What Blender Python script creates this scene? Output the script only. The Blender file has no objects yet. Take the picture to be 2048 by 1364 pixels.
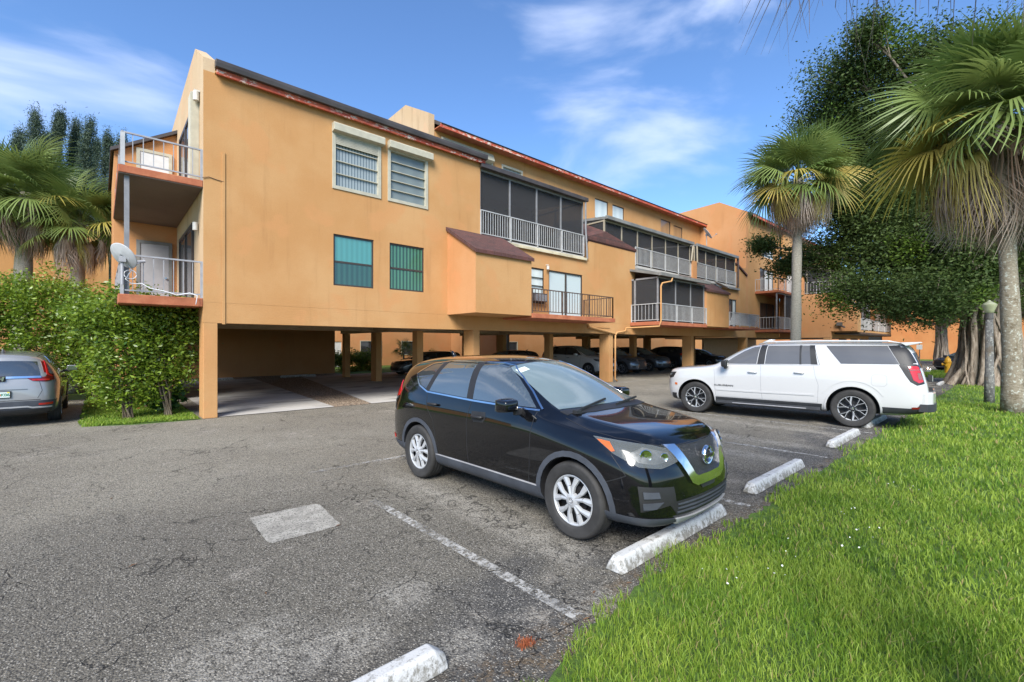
import bpy, bmesh, math, random
import numpy as np
from mathutils import Vector, Matrix
from mathutils.bvhtree import BVHTree
from mathutils.geometry import delaunay_2d_cdt
random.seed(7)
RS = np.random.RandomState(11)
SC = bpy.context.scene
COL = SC.collection
rad = math.radians

# ---------------------------------------------------------------- camera, sky, sun, exposure
cam_d = bpy.data.cameras.new('camera'); cam = bpy.data.objects.new('camera', cam_d); COL.objects.link(cam)
cam.location = (0, 0, 1.82); cam.rotation_euler = (rad(90), 0, rad(-41.95))
cam_d.sensor_width = 36; cam_d.lens = 16.1; cam_d.shift_y = 0.0039; cam_d.clip_start = 0.05; cam_d.clip_end = 2000
SC.camera = cam
SUN_EL, SUN_AZ = 40.0, 219.0          # azimuth of the sun direction, degrees counter-clockwise from +X
world = bpy.data.worlds.new('World'); SC.world = world; world.use_nodes = True
nt = world.node_tree; nt.nodes.clear()
out = nt.nodes.new('ShaderNodeOutputWorld'); bg = nt.nodes.new('ShaderNodeBackground')
sky = nt.nodes.new('ShaderNodeTexSky'); sky.sky_type = 'NISHITA'; sky.sun_disc = False
sky.sun_elevation = rad(SUN_EL); sky.sun_rotation = rad(90 - SUN_AZ); sky.altitude = 0; sky.air_density = 1.0; sky.dust_density = 0.25; sky.ozone_density = 3.0
tc = nt.nodes.new('ShaderNodeTexCoord')
sep = nt.nodes.new('ShaderNodeSeparateXYZ'); nt.links.new(tc.outputs['Generated'], sep.inputs[0])
def wmath(op, a, b=None, clamp=False):
    n = nt.nodes.new('ShaderNodeMath'); n.operation = op; n.use_clamp = clamp
    for i, v in enumerate((a, b)):
        if v is None: continue
        if isinstance(v, (int, float)): n.inputs[i].default_value = v
        else: nt.links.new(v, n.inputs[i])
    return n.outputs[0]
# clouds live on a flat layer high above: direction divided by its height
zc = wmath('MAXIMUM', sep.outputs['Z'], 0.02)
zc = wmath('ADD', zc, 0.12)
comb = nt.nodes.new('ShaderNodeCombineXYZ')
nt.links.new(wmath('DIVIDE', sep.outputs['X'], zc), comb.inputs[0]); nt.links.new(wmath('DIVIDE', sep.outputs['Y'], zc), comb.inputs[1])
mp = nt.nodes.new('ShaderNodeMapping'); mp.inputs['Rotation'].default_value = (0, 0, rad(35)); mp.inputs['Scale'].default_value = (1.5, 2.2, 5.2); mp.inputs['Location'].default_value = (0.35, 0.2, 0.1)
nt.links.new(tc.outputs['Generated'], mp.inputs[0])
n1 = nt.nodes.new('ShaderNodeTexNoise'); n1.inputs['Scale'].default_value = 1.25; n1.inputs['Detail'].default_value = 7; n1.inputs['Roughness'].default_value = 0.5; n1.inputs['Distortion'].default_value = 0.35
nt.links.new(mp.outputs[0], n1.inputs['Vector'])
cr = nt.nodes.new('ShaderNodeMapRange'); cr.inputs['From Min'].default_value = 0.49; cr.inputs['From Max'].default_value = 0.70; cr.inputs['To Max'].default_value = 0.62; cr.interpolation_type = 'SMOOTHSTEP'
nt.links.new(n1.outputs['Fac'], cr.inputs['Value'])
tint = nt.nodes.new('ShaderNodeMix'); tint.data_type = 'RGBA'; tint.blend_type = 'MULTIPLY'; tint.inputs['Factor'].default_value = 1.0
nt.links.new(sky.outputs[0], tint.inputs['A']); tint.inputs['B'].default_value = (0.80, 0.99, 1.20, 1)
mx = nt.nodes.new('ShaderNodeMix'); mx.data_type = 'RGBA'
nt.links.new(cr.outputs['Result'], mx.inputs['Factor']); nt.links.new(tint.outputs['Result'], mx.inputs['A']); mx.inputs['B'].default_value = (5.0, 5.6, 7.2, 1)
nt.links.new(mx.outputs['Result'], bg.inputs['Color']); bg.inputs['Strength'].default_value = 0.105
nt.links.new(bg.outputs[0], out.inputs['Surface'])
sd = bpy.data.lights.new('sun', 'SUN'); sun = bpy.data.objects.new('sun', sd); COL.objects.link(sun)
sd.energy = 3.8; sd.angle = rad(32); sd.color = (1.0, 0.95, 0.87)
sv = Vector((math.cos(rad(SUN_AZ)) * math.cos(rad(SUN_EL)), math.sin(rad(SUN_AZ)) * math.cos(rad(SUN_EL)), math.sin(rad(SUN_EL))))
sun.rotation_euler = sv.to_track_quat('Z', 'Y').to_euler(); sun.location = (-20, -10, 20)
SC.view_settings.view_transform = 'Standard'; SC.view_settings.look = 'None'; SC.view_settings.gamma = 1
SC.view_settings.exposure = 1.02
try:
    SC.cycles.max_bounces = 8; SC.cycles.transparent_max_bounces = 12
except Exception: pass

# ---------------------------------------------------------------- materials
MAT = {}
class NT:
    def __init__(s, name):
        s.m = bpy.data.materials.new(name); s.m.use_nodes = True; s.t = s.m.node_tree; s.t.nodes.clear()
        s.o = s.t.nodes.new('ShaderNodeOutputMaterial'); s.b = s.t.nodes.new('ShaderNodeBsdfPrincipled'); s.t.links.new(s.b.outputs[0], s.o.inputs[0])
        s.c = s.t.nodes.new('ShaderNodeTexCoord'); MAT[name] = s.m
    def n(s, ty): return s.t.nodes.new(ty)
    def l(s, a, b): s.t.links.new(a, b)
    def vec(s, scale=(1, 1, 1), loc=(0, 0, 0), rot=(0, 0, 0)):
        m = s.n('ShaderNodeMapping'); m.inputs['Scale'].default_value = scale; m.inputs['Location'].default_value = loc; m.inputs['Rotation'].default_value = rot
        s.l(s.c.outputs['Object'], m.inputs[0]); return m.outputs[0]
    def noise(s, scale, detail=3, rough=0.55, v=None, dist=0):
        k = s.n('ShaderNodeTexNoise'); k.inputs['Scale'].default_value = scale; k.inputs['Detail'].default_value = detail; k.inputs['Roughness'].default_value = rough; k.inputs['Distortion'].default_value = dist
        s.l(v if v is not None else s.c.outputs['Object'], k.inputs['Vector']); return k.outputs['Fac']
    def voro(s, scale, feat='F1', v=None, out='Distance'):
        k = s.n('ShaderNodeTexVoronoi'); k.feature = feat; k.inputs['Scale'].default_value = scale
        s.l(v if v is not None else s.c.outputs['Object'], k.inputs['Vector']); return k.outputs[out]
    def ramp(s, f, a, b, lo=0.0, hi=1.0):
        k = s.n('ShaderNodeMapRange'); k.inputs['From Min'].default_value = a; k.inputs['From Max'].default_value = b; k.inputs['To Min'].default_value = lo; k.inputs['To Max'].default_value = hi
        k.interpolation_type = 'SMOOTHSTEP'; s.l(f, k.inputs['Value']); return k.outputs['Result']
    def math(s, op, a, b=0.0):
        k = s.n('ShaderNodeMath'); k.operation = op
        for i, v in enumerate((a, b)):
            if isinstance(v, (int, float)): k.inputs[i].default_value = v
            else: s.l(v, k.inputs[i])
        return k.outputs[0]
    def mix(s, f, a, b, mode='MIX'):
        k = s.n('ShaderNodeMix'); k.data_type = 'RGBA'; k.blend_type = mode
        for key, v in (('Factor', f), ('A', a), ('B', b)):
            if isinstance(v, (int, float)): k.inputs[key].default_value = v
            elif isinstance(v, tuple): k.inputs[key].default_value = v + (1,) if len(v) == 3 else v
            else: s.l(v, k.inputs[key])
        return k.outputs['Result']
    def color(s, v):
        if isinstance(v, tuple): s.b.inputs['Base Color'].default_value = v + (1,)
        else: s.l(v, s.b.inputs['Base Color'])
    def bump(s, h, dist=0.01, strength=0.5):
        k = s.n('ShaderNodeBump'); k.inputs['Distance'].default_value = dist; k.inputs['Strength'].default_value = strength; s.l(h, k.inputs['Height']); s.l(k.outputs[0], s.b.inputs['Normal'])
    def set(s, **kw):
        for k, v in kw.items():
            k = k.replace('_', ' ')
            if isinstance(v, (int, float)): s.b.inputs[k].default_value = v
            else: s.l(v, s.b.inputs[k])

def simple(name, col, rough=0.6, metal=0.0, ior=1.45, coat=0.0, var=0.12, vs=6.0, bump=0.0, bs=60.0, emis=None):
    t = NT(name)
    t.color(t.mix(t.ramp(t.noise(vs, 4), 0.3, 0.7), tuple(c * (1 - var) for c in col), tuple(min(1, c * (1 + var)) for c in col)))
    t.set(Roughness=rough, Metallic=metal, IOR=ior, Coat_Weight=coat, Coat_Roughness=0.03)
    if bump: t.bump(t.noise(bs, 3), 0.01, bump)
    if emis: t.b.inputs['Emission Color'].default_value = emis + (1,); t.b.inputs['Emission Strength'].default_value = 1
    return t.m

def stucco(name, c1, c2, stain=(0.24, 0.11, 0.045), amt=0.32, seed=0.0):
    t = NT(name)
    big = t.ramp(t.noise(0.45, 5, 0.6, t.vec(loc=(seed, seed, 0))), 0.35, 0.68)
    col = t.mix(big, c1, c2)
    streak = t.noise(1.0, 5, 0.65, t.vec(scale=(3.2, 3.2, 0.28), loc=(seed, 0, 0)))
    col = t.mix(t.ramp(streak, 0.52, 0.78, 0, amt), col, stain)
    patch = t.ramp(t.noise(0.9, 3, 0.5, t.vec(loc=(3 + seed, 8, 2))), 0.56, 0.64, 0, 0.6)
    col = t.mix(patch, col, tuple(c * 1.02 for c in (c2[0], c2[1] * 0.86, c2[2] * 0.8)))
    fine = t.ramp(t.noise(38, 3, 0.6), 0.3, 0.7)
    col = t.mix(t.math('MULTIPLY', fine, 0.13), col, tuple(c * 0.55 for c in c1))
    t.color(col); t.set(Roughness=0.92, Specular_IOR_Level=0.15)
    t.bump(t.mix(0.5, t.noise(55, 4, 0.7), t.noise(9, 3, 0.6, t.vec(scale=(1, 1, 4)))), 0.012, 0.55)
    return t.m
stucco('stucco', (0.445, 0.233, 0.092), (0.49, 0.283, 0.125))
stucco('stucco_peach', (0.46, 0.222, 0.092), (0.50, 0.26, 0.12), amt=0.2, seed=5.0)
stucco('stucco_cream', (0.48, 0.34, 0.205), (0.53, 0.40, 0.26), stain=(0.20, 0.12, 0.07), amt=0.55, seed=9.0)
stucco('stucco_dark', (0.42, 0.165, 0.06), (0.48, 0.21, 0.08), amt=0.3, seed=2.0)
def weathered(name, c, c2, amt=0.5):
    t = NT(name)
    col = t.mix(t.ramp(t.noise(2.2, 5, 0.7), 0.4, 0.7), c, c2)
    col = t.mix(t.ramp(t.noise(14, 4, 0.7), 0.60, 0.75, 0, amt), col, tuple(x * 0.35 for x in c))
    t.color(col); t.set(Roughness=0.9); t.bump(t.noise(40, 4), 0.01, 0.5); return t.m
weathered('brown_slab', (0.33, 0.10, 0.045), (0.42, 0.15, 0.07))
weathered('ceiling_paint', (0.55, 0.40, 0.26), (0.6, 0.44, 0.3), 0.2)
def peel():
    t = NT('red_fascia')
    col = t.mix(t.ramp(t.noise(1.3, 4, 0.7), 0.4, 0.6), (0.36, 0.055, 0.03), (0.50, 0.10, 0.045))
    p = t.math('MULTIPLY', t.ramp(t.noise(5, 5, 0.75, t.vec(scale=(1, 1, 3))), 0.53, 0.57), t.ramp(t.noise(0.5, 2), 0.46, 0.56))
    t.color(t.mix(p, col, (0.62, 0.50, 0.42))); t.set(Roughness=0.7); return t.m
peel()
simple('gutter_dark', (0.055, 0.047, 0.045), 0.45, var=0.25, vs=1.5)
simple('gutter_gray', (0.17, 0.17, 0.16), 0.5, var=0.2, vs=2)
simple('gutter_cream', (0.50, 0.44, 0.30), 0.55, var=0.2, vs=2)
def shingle():
    t = NT('shingle')
    br = t.n('ShaderNodeTexBrick'); br.inputs['Scale'].default_value = 1.0; br.inputs['Mortar Size'].default_value = 0.012; br.inputs['Brick Width'].default_value = 0.32; br.inputs['Row Height'].default_value = 0.14
    br.inputs['Color1'].default_value = (0.10, 0.034, 0.029, 1); br.inputs['Color2'].default_value = (0.045, 0.02, 0.018, 1); br.inputs['Mortar'].default_value = (0.035, 0.02, 0.02, 1)
    t.l(t.vec(scale=(1, 1.2, 1), rot=(rad(28), 0, 0)), br.inputs['Vector'])
    t.color(t.mix(t.ramp(t.noise(30, 3), 0.4, 0.7), br.outputs['Color'], (0.11, 0.055, 0.045))); t.set(Roughness=0.95); t.bump(br.outputs['Fac'], 0.01, 0.6); return t.m
shingle()
simple('roof_membrane', (0.16, 0.15, 0.14), 0.9)
simple('white_paint', (0.50, 0.49, 0.45), 0.5, var=0.08)
simple('rail_white', (0.40, 0.40, 0.395), 0.45, var=0.1)
simple('rail_bronze', (0.085, 0.055, 0.040), 0.5, var=0.3)
simple('rail_gray', (0.30, 0.30, 0.31), 0.45)
simple('post_gray', (0.20, 0.20, 0.205), 0.5)
simple('post_tan', (0.30, 0.26, 0.19), 0.5)
simple('frame_bronze', (0.045, 0.036, 0.030), 0.45)
simple('frame_cream', (0.40, 0.375, 0.29), 0.5, var=0.08)
simple('door_white', (0.55, 0.55, 0.54), 0.5, var=0.05)
simple('door_gray', (0.30, 0.30, 0.31), 0.6, var=0.05)
simple('dish_gray', (0.42, 0.43, 0.44), 0.45, var=0.1)
simple('cable_white', (0.7, 0.7, 0.7), 0.5)
simple('light_fixture', (0.10, 0.09, 0.08), 0.5)
simple('lens', (0.7, 0.68, 0.6), 0.3)
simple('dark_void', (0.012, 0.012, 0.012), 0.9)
def curtain(name, a, b, scale, ior=1.9):
    t = NT(name)
    w = t.n('ShaderNodeTexWave'); w.inputs['Scale'].default_value = scale; w.inputs['Distortion'].default_value = 1.2; w.inputs['Detail'].default_value = 2; w.inputs['Detail Scale'].default_value = 0.4
    t.l(t.vec(scale=(1, 1, 0.06)), w.inputs['Vector'])
    t.color(t.mix(w.outputs['Fac'], a, b)); t.set(Roughness=0.55, Coat_Weight=1.0, Coat_Roughness=0.03, Coat_IOR=ior); return t.m
curtain('glass_teal', (0.05, 0.20, 0.18), (0.06, 0.24, 0.22), 2.0, 1.7)
curtain('glass_green', (0.008, 0.035, 0.025), (0.06, 0.19, 0.11), 2.6, 1.5)
curtain('glass_dark_green', (0.012, 0.05, 0.042), (0.022, 0.085, 0.065), 2.0, 1.6)
curtain('blind_gray', (0.10, 0.13, 0.14), (0.30, 0.34, 0.34), 3.4, 1.45)
curtain('louver_gray', (0.14, 0.165, 0.16), (0.16, 0.19, 0.18), 0.6, 1.45)
curtain('blind_white', (0.34, 0.42, 0.43), (0.58, 0.66, 0.66), 5.5, 1.4)
curtain('blind_pale', (0.50, 0.56, 0.55), (0.60, 0.65, 0.62), 0.5, 1.5)
curtain('glass_dark', (0.02, 0.022, 0.024), (0.03, 0.033, 0.036), 0.5, 1.55)
curtain('shade_brown', (0.30, 0.17, 0.07), (0.33, 0.19, 0.08), 0.5, 1.4)
def screen():
    t = NT('insect_screen'); t.t.nodes.remove(t.b)
    d = t.n('ShaderNodeBsdfDiffuse'); d.inputs[0].default_value = (0.055, 0.055, 0.058, 1)
    tr = t.n('ShaderNodeBsdfTransparent'); m = t.n('ShaderNodeMixShader'); m.inputs[0].default_value = 0.60
    t.l(tr.outputs[0], m.inputs[1]); t.l(d.outputs[0], m.inputs[2]); t.l(m.outputs[0], t.o.inputs[0]); return t.m
screen()

def asphalt():
    t = NT('asphalt')
    V = t.c.outputs['Object']
    big = t.ramp(t.noise(0.28, 5, 0.6, t.vec(loc=(4, 1, 0))), 0.40, 0.62)
    base = t.mix(big, (0.27, 0.243, 0.19), (0.335, 0.305, 0.24))
    # dark bluish resealed band beside the wheel stops, and worn pale patches
    sepn = t.n('ShaderNodeSeparateXYZ'); t.l(V, sepn.inputs[0])
    wob = t.math('MULTIPLY', t.math('SUBTRACT', t.noise(0.9, 4, 0.6), 0.5), 2.6)
    yb = t.math('ADD', sepn.outputs['Y'], wob)
    band = t.ramp(yb, 2.3, 3.2, 1, 0)
    band2 = t.math('MULTIPLY', band, t.ramp(t.noise(0.7, 5, 0.65, t.vec(loc=(9, 2, 1))), 0.36, 0.52))
    base = t.mix(t.math('MULTIPLY', band2, 0.8), base, (0.085, 0.088, 0.095))
    base = t.mix(t.math('MULTIPLY', t.ramp(yb, 5.0, 8.0, 1, 0), t.ramp(sepn.outputs['X'], 4.5, 9.0, 0.50, 0.22)), base, (0.12, 0.112, 0.098))
    worn = t.math('MULTIPLY', t.ramp(t.noise(0.75, 6, 0.7, t.vec(loc=(1.5, 7.4, 0))), 0.56, 0.66), t.ramp(t.noise(7, 4, 0.7), 0.35, 0.6))
    base = t.mix(t.math('MULTIPLY', worn, 0.75), base, (0.42, 0.38, 0.32))
    # tyre tracks worn pale inside every stall, and single scuffed patches
    fx = t.math('FRACT', t.math('MULTIPLY', t.math('SUBTRACT', t.math('ADD', sepn.outputs['X'], t.math('MULTIPLY', wob, 0.05)), 2.38), 1 / 3.17))
    tr = t.math('MAXIMUM', t.ramp(t.math('ABSOLUTE', t.math('SUBTRACT', fx, 0.21)), 0.03, 0.10, 1, 0), t.ramp(t.math('ABSOLUTE', t.math('SUBTRACT', fx, 0.78)), 0.03, 0.10, 1, 0))
    tr = t.math('MULTIPLY', t.math('MULTIPLY', tr, t.math('MULTIPLY', t.ramp(sepn.outputs['Y'], 2.3, 2.7), t.ramp(sepn.outputs['Y'], 5.2, 6.6, 1, 0))), t.math('MULTIPLY', t.ramp(sepn.outputs['X'], 2.4, 2.6), t.ramp(t.noise(5, 5, 0.75), 0.36, 0.56)))
    base = t.mix(t.math('MULTIPLY', tr, 0.75), base, (0.42, 0.39, 0.33))
    for (sx, sy, sr) in ((1.64, 3.04, .30), (1.62, 2.28, .24), (.55, 3.0, .55), (.05, 2.6, .5), (1.15, 2.75, .35), (2.6, 1.95, .3), (6.9, 3.6, .7)):
        dd = t.n('ShaderNodeVectorMath'); dd.operation = 'DISTANCE'; t.l(V, dd.inputs[0]); dd.inputs[1].default_value = (sx, sy, 0)
        k = t.math('MULTIPLY', t.ramp(t.math('ADD', t.math('MULTIPLY', dd.outputs['Value'], 1 / sr), t.math('MULTIPLY', wob, 0.35)), 0.35, 1.1, 1, 0), t.ramp(t.noise(11, 5, 0.75), 0.33, 0.6))
        base = t.mix(t.math('MULTIPLY', k, 0.7), base, (0.45, 0.42, 0.36))
    dirt = t.math('MULTIPLY', t.ramp(t.math('ADD', sepn.outputs['Y'], t.math('MULTIPLY', wob, 0.12)), 1.95, 2.22, 1, 0), t.ramp(t.noise(9, 5, 0.8, t.vec(loc=(7, 1, 0))), 0.45, 0.6))
    base = t.mix(t.math('MULTIPLY', dirt, 0.8), base, (0.20, 0.14, 0.08))
    # oil drips
    oil = t.ramp(t.noise(1.4, 4, 0.65, t.vec(loc=(5, 5, 5))), 0.66, 0.76, 0, 0.55)
    base = t.mix(oil, base, (0.035, 0.035, 0.037))
    # aggregate: pale and dark stones
    ag = t.voro(85, 'F1', out='Color'); sp = t.n('ShaderNodeSeparateColor'); t.l(ag, sp.inputs[0])
    d1 = t.voro(85, 'F1')
    st = t.math('MULTIPLY', t.ramp(sp.outputs[0], 0.60, 0.74), t.ramp(d1, 0.30, 0.50, 1, 0))
    base = t.mix(t.math('MULTIPLY', st, 0.8), base, (0.62, 0.58, 0.50))
    dk = t.math('MULTIPLY', t.ramp(sp.outputs[1], 0.45, 0.6), t.ramp(t.noise(55, 3, 0.7), 0.40, 0.60))
    base = t.mix(t.math('MULTIPLY', dk, 0.80), base, (0.028, 0.027, 0.025))
    # fine cracks
    wv = t.n('ShaderNodeVectorMath'); wv.operation = 'ADD'; ns = t.n('ShaderNodeTexNoise'); ns.inputs['Scale'].default_value = 3.0; ns.inputs['Detail'].default_value = 5; t.l(V, ns.inputs['Vector'])
    sc_ = t.n('ShaderNodeVectorMath'); sc_.operation = 'SCALE'; sc_.inputs['Scale'].default_value = 0.55; t.l(ns.outputs['Color'], sc_.inputs[0]); t.l(V, wv.inputs[0]); t.l(sc_.outputs[0], wv.inputs[1])
    cr1 = t.ramp(t.voro(0.8, 'DISTANCE_TO_EDGE', wv.outputs[0]), 0.0, 0.009, 1, 0)
    cr2 = t.math('MULTIPLY', t.ramp(t.voro(4.5, 'DISTANCE_TO_EDGE', wv.outputs[0]), 0.0, 0.035, 1, 0), t.ramp(t.noise(0.6, 3), 0.52, 0.68))
    ck = t.math('MAXIMUM', t.math('MULTIPLY', t.math('MULTIPLY', cr1, 0.75), t.ramp(t.noise(0.9, 3, 0.6, t.vec(loc=(2, 2, 2))), 0.42, 0.55)), cr2)
    base = t.mix(t.math('MULTIPLY', ck, 0.85), base, (0.015, 0.014, 0.013))
    t.color(base); t.set(Roughness=0.86, Specular_IOR_Level=0.25)
    h = t.math('SUBTRACT', t.math('ADD', t.noise(70, 4, 0.75), t.math('MULTIPLY', d1, -0.5)), ck)
    t.bump(h, 0.03, 1.0); return t.m
asphalt()
def concrete(name, a, b, dark=0.4):
    t = NT(name)
    c = t.mix(t.ramp(t.noise(0.8, 5, 0.65), 0.35, 0.65), a, b)
    st = t.ramp(t.noise(0.55, 4, 0.6, t.vec(scale=(1, 2.6, 1), loc=(3, 0, 0))), 0.50, 0.66, 0, dark)
    c = t.mix(st, c, (0.06, 0.055, 0.05))
    c = t.mix(t.ramp(t.noise(60, 3, 0.7), 0.45, 0.7, 0, 0.3), c, tuple(x * 0.5 for x in a))
    t.color(c); t.set(Roughness=0.9); t.bump(t.noise(45, 4, 0.7), 0.008, 0.4); return t.m
concrete('concrete', (0.40, 0.38, 0.345), (0.47, 0.45, 0.415), 0.6)
def patchmat():
    t = NT('patch_concrete'); c = t.mix(t.ramp(t.noise(5, 5, 0.7), 0.35, 0.65), (0.27, 0.255, 0.22), (0.40, 0.38, 0.33))
    ag = t.voro(85, 'F1', out='Color'); sp = t.n('ShaderNodeSeparateColor'); t.l(ag, sp.inputs[0])
    c = t.mix(t.math('MULTIPLY', t.ramp(sp.outputs[1], 0.55, 0.7), t.ramp(t.noise(45, 4, 0.75), 0.42, 0.6)), c, (0.07, 0.065, 0.055)); c = t.mix(t.ramp(t.noise(3, 4, 0.7), 0.55, 0.7, 0, 0.5), c, (0.16, 0.15, 0.13))
    t.color(c); t.set(Roughness=0.9); t.bump(t.noise(70, 4, 0.75), 0.015, 0.9); return t.m
patchmat()
def stopmat():
    t = NT('stop_paint')
    s = t.n('ShaderNodeSeparateXYZ'); t.l(t.c.outputs['Object'], s.inputs[0])
    low = t.ramp(s.outputs['Z'], 0.0, 0.16, 1, 0)
    dirt = t.ramp(t.math('ADD', t.noise(16, 6, 0.8, t.vec(scale=(1, 1, 0.7))), t.math('MULTIPLY', low, 0.16)), 0.53, 0.70, 0, 0.85)
    c = t.mix(dirt, (0.47, 0.47, 0.455), (0.13, 0.12, 0.095))
    c = t.mix(t.ramp(t.noise(28, 4, 0.7), 0.62, 0.68, 0, 0.7), c, (0.05, 0.045, 0.035))
    t.color(c); t.set(Roughness=0.85); t.bump(t.noise(60, 4), 0.006, 0.5); return t.m
stopmat()
def linepaint():
    t = NT('line_paint'); t.t.nodes.remove(t.o); t.o = t.n('ShaderNodeOutputMaterial')
    t.color((0.42, 0.41, 0.38)); t.set(Roughness=0.85)
    tr = t.n('ShaderNodeBsdfTransparent'); m = t.n('ShaderNodeMixShader')
    f = t.math('MULTIPLY', t.ramp(t.noise(16, 5, 0.8), 0.42, 0.58), t.ramp(t.noise(1.7, 3), 0.30, 0.52, 0.15, 0.9))
    t.l(f, m.inputs[0]); t.l(tr.outputs[0], m.inputs[1]); t.l(t.b.outputs[0], m.inputs[2]); t.l(m.outputs[0], t.o.inputs[0])
    t.bump(t.noise(90, 3), 0.01, 0.5); return t.m
linepaint()
def gravel():
    t = NT('gravel')
    col = t.voro(26, 'F1', out='Color'); s = t.n('ShaderNodeSeparateColor'); t.l(col, s.inputs[0]); d = t.voro(26, 'F1')
    c = t.mix(s.outputs[0], (0.24, 0.16, 0.09), (0.50, 0.40, 0.30)); c = t.mix(t.ramp(d, 0.35, 0.75, 0, 0.9), c, (0.05, 0.035, 0.02))
    t.color(c); t.set(Roughness=0.9); t.bump(t.math('MULTIPLY', d, -1), 0.03, 1.0); return t.m
gravel()
def soil():
    t = NT('lawn_soil')
    c = t.mix(t.ramp(t.noise(1.6, 5, 0.7), 0.35, 0.65), (0.08, 0.16, 0.016), (0.12, 0.23, 0.022))
    c = t.mix(t.ramp(t.noise(22, 4, 0.7), 0.4, 0.65, 0, 0.6), c, (0.03, 0.05, 0.01))
    t.color(c); t.set(Roughness=0.95); t.bump(t.noise(20, 5, 0.8), 0.06, 1.0); return t.m
soil()
def leafmat(name, a, b, trans=0.35, rough=0.45, spec=0.5):
    t = NT(name)
    rnd = t.n('ShaderNodeAttribute'); rnd.attribute_name = 'rnd'
    c = t.mix(rnd.outputs['Fac'], a, b)
    if name == 'grass_blade': c = t.mix(t.ramp(rnd.outputs['Fac'], 0.97, 0.99), c, (0.42, 0.34, 0.15))
    t.color(c); t.set(Roughness=rough, Specular_IOR_Level=spec)
    tl = t.n('ShaderNodeBsdfTranslucent'); t.l(c, tl.inputs[0]); m = t.n('ShaderNodeMixShader'); m.inputs[0].default_value = trans
    t.l(t.b.outputs[0], m.inputs[1]); t.l(tl.outputs[0], m.inputs[2]); t.l(m.outputs[0], t.o.inputs[0]); return t.m
leafmat('grass_blade', (0.10, 0.21, 0.018), (0.38, 0.49, 0.075), 0.45, 0.5, 0.3)
leafmat('bush_leaf', (0.045, 0.11, 0.010), (0.30, 0.40, 0.04), 0.35, 0.35)
leafmat('ficus_leaf', (0.026, 0.052, 0.013), (0.10, 0.145, 0.035), 0.25, 0.6, 0.25)
leafmat('ficus_leaf_bright', (0.06, 0.12, 0.015), (0.13, 0.19, 0.025), 0.35, 0.6, 0.25)
leafmat('pine_leaf', (0.04, 0.065, 0.045), (0.10, 0.135, 0.09), 0.15, 0.7, 0.2)
leafmat('palm_green', (0.105, 0.165, 0.038), (0.23, 0.29, 0.085), 0.3, 0.4)
leafmat('palm_yellow', (0.30, 0.28, 0.05), (0.40, 0.30, 0.08), 0.3, 0.5)
leafmat('palm_dead', (0.17, 0.10, 0.06), (0.58, 0.48, 0.41), 0.2, 0.8, 0.1)
leafmat('fern', (0.04, 0.12, 0.02), (0.09, 0.22, 0.03), 0.3, 0.45)
leafmat('red_leaf', (0.30, 0.07, 0.03), (0.42, 0.16, 0.06), 0.2, 0.7)
def bark(name, a, b, sx=1.0, lich=0.0, ring=0.0):
    t = NT(name)
    c = t.mix(t.ramp(t.noise(6, 6, 0.7, t.vec(scale=(2, 2, sx))), 0.35, 0.65), a, b)
    if lich: c = t.mix(t.ramp(t.noise(13, 5, 0.7), 0.56, 0.60, 0, lich), c, (0.52, 0.54, 0.47)); c = t.mix(t.ramp(t.noise(4, 4, 0.7, t.vec(loc=(3, 3, 3))), 0.55, 0.63, 0, 0.6), c, (0.10, 0.07, 0.035))
    t.color(c); t.set(Roughness=0.95)
    h = t.noise(9, 6, 0.75, t.vec(scale=(2.5, 2.5, 8 if ring else sx)))
    t.bump(h, 0.05, 0.8); return t.m
bark('palm_bark', (0.20, 0.185, 0.15), (0.34, 0.315, 0.26), 9.0, 0.0, 1)
bark('palm_bark_lichen', (0.20, 0.165, 0.11), (0.33, 0.29, 0.22), 7.0, 0.85, 1)
bark('ficus_bark', (0.15, 0.115, 0.085), (0.32, 0.27, 0.215), 0.4, 0.0)
bark('bush_stem', (0.10, 0.075, 0.045), (0.2, 0.16, 0.11), 0.5)
bark('lamp_concrete', (0.10, 0.10, 0.095), (0.2, 0.195, 0.18), 1.0, 0.55)
simple('lamp_globe', (0.42, 0.42, 0.26), 0.35, coat=0.3)
simple('hydrant_yellow', (0.62, 0.32, 0.02), 0.45)
simple('black_plastic', (0.018, 0.018, 0.019), 0.5)
# vehicles
def paint(name, col, metal=0.0, rough=0.28, dirt=0.05):
    t = NT(name)
    t.color(t.mix(t.ramp(t.noise(2.0, 5, 0.7), 0.5, 0.8, 0, dirt), col, (0.3, 0.28, 0.25))); t.set(Metallic=metal, Roughness=rough, Coat_Weight=1.0, Coat_Roughness=0.02); return t.m
paint('paint_black', (0.003, 0.0032, 0.004), 0.0, 0.12, 0.0); MAT['paint_black'].node_tree.nodes['Principled BSDF'].inputs['Specular IOR Level'].default_value = 0.15
paint('paint_white', (0.48, 0.48, 0.475), 0.0, 0.35, 0.03)
paint('paint_silver', (0.27, 0.275, 0.28), 0.35, 0.35)
paint('paint_dark', (0.03, 0.035, 0.045), 0.4, 0.3)
paint('paint_slate', (0.10, 0.12, 0.15), 0.5, 0.3)
paint('paint_shadow_gray', (0.10, 0.10, 0.105), 0.4, 0.35)
simple('cladding', (0.048, 0.054, 0.066), 0.55, var=0.15, bump=0.1)
simple('cladding_dark', (0.028, 0.030, 0.033), 0.55, var=0.15)
simple('tyre', (0.028, 0.027, 0.026), 0.75, var=0.25, bump=0.3, bs=40)
simple('wheel_silver', (0.40, 0.41, 0.42), 0.35, metal=0.25, var=0.06)
simple('wheel_dark', (0.035, 0.035, 0.038), 0.4, metal=0.4)
simple('chrome', (0.75, 0.76, 0.78), 0.12, metal=1.0, var=0.03)
concrete('ceiling_gray', (0.13, 0.105, 0.085), (0.15, 0.12, 0.10), 0.2)
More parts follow.
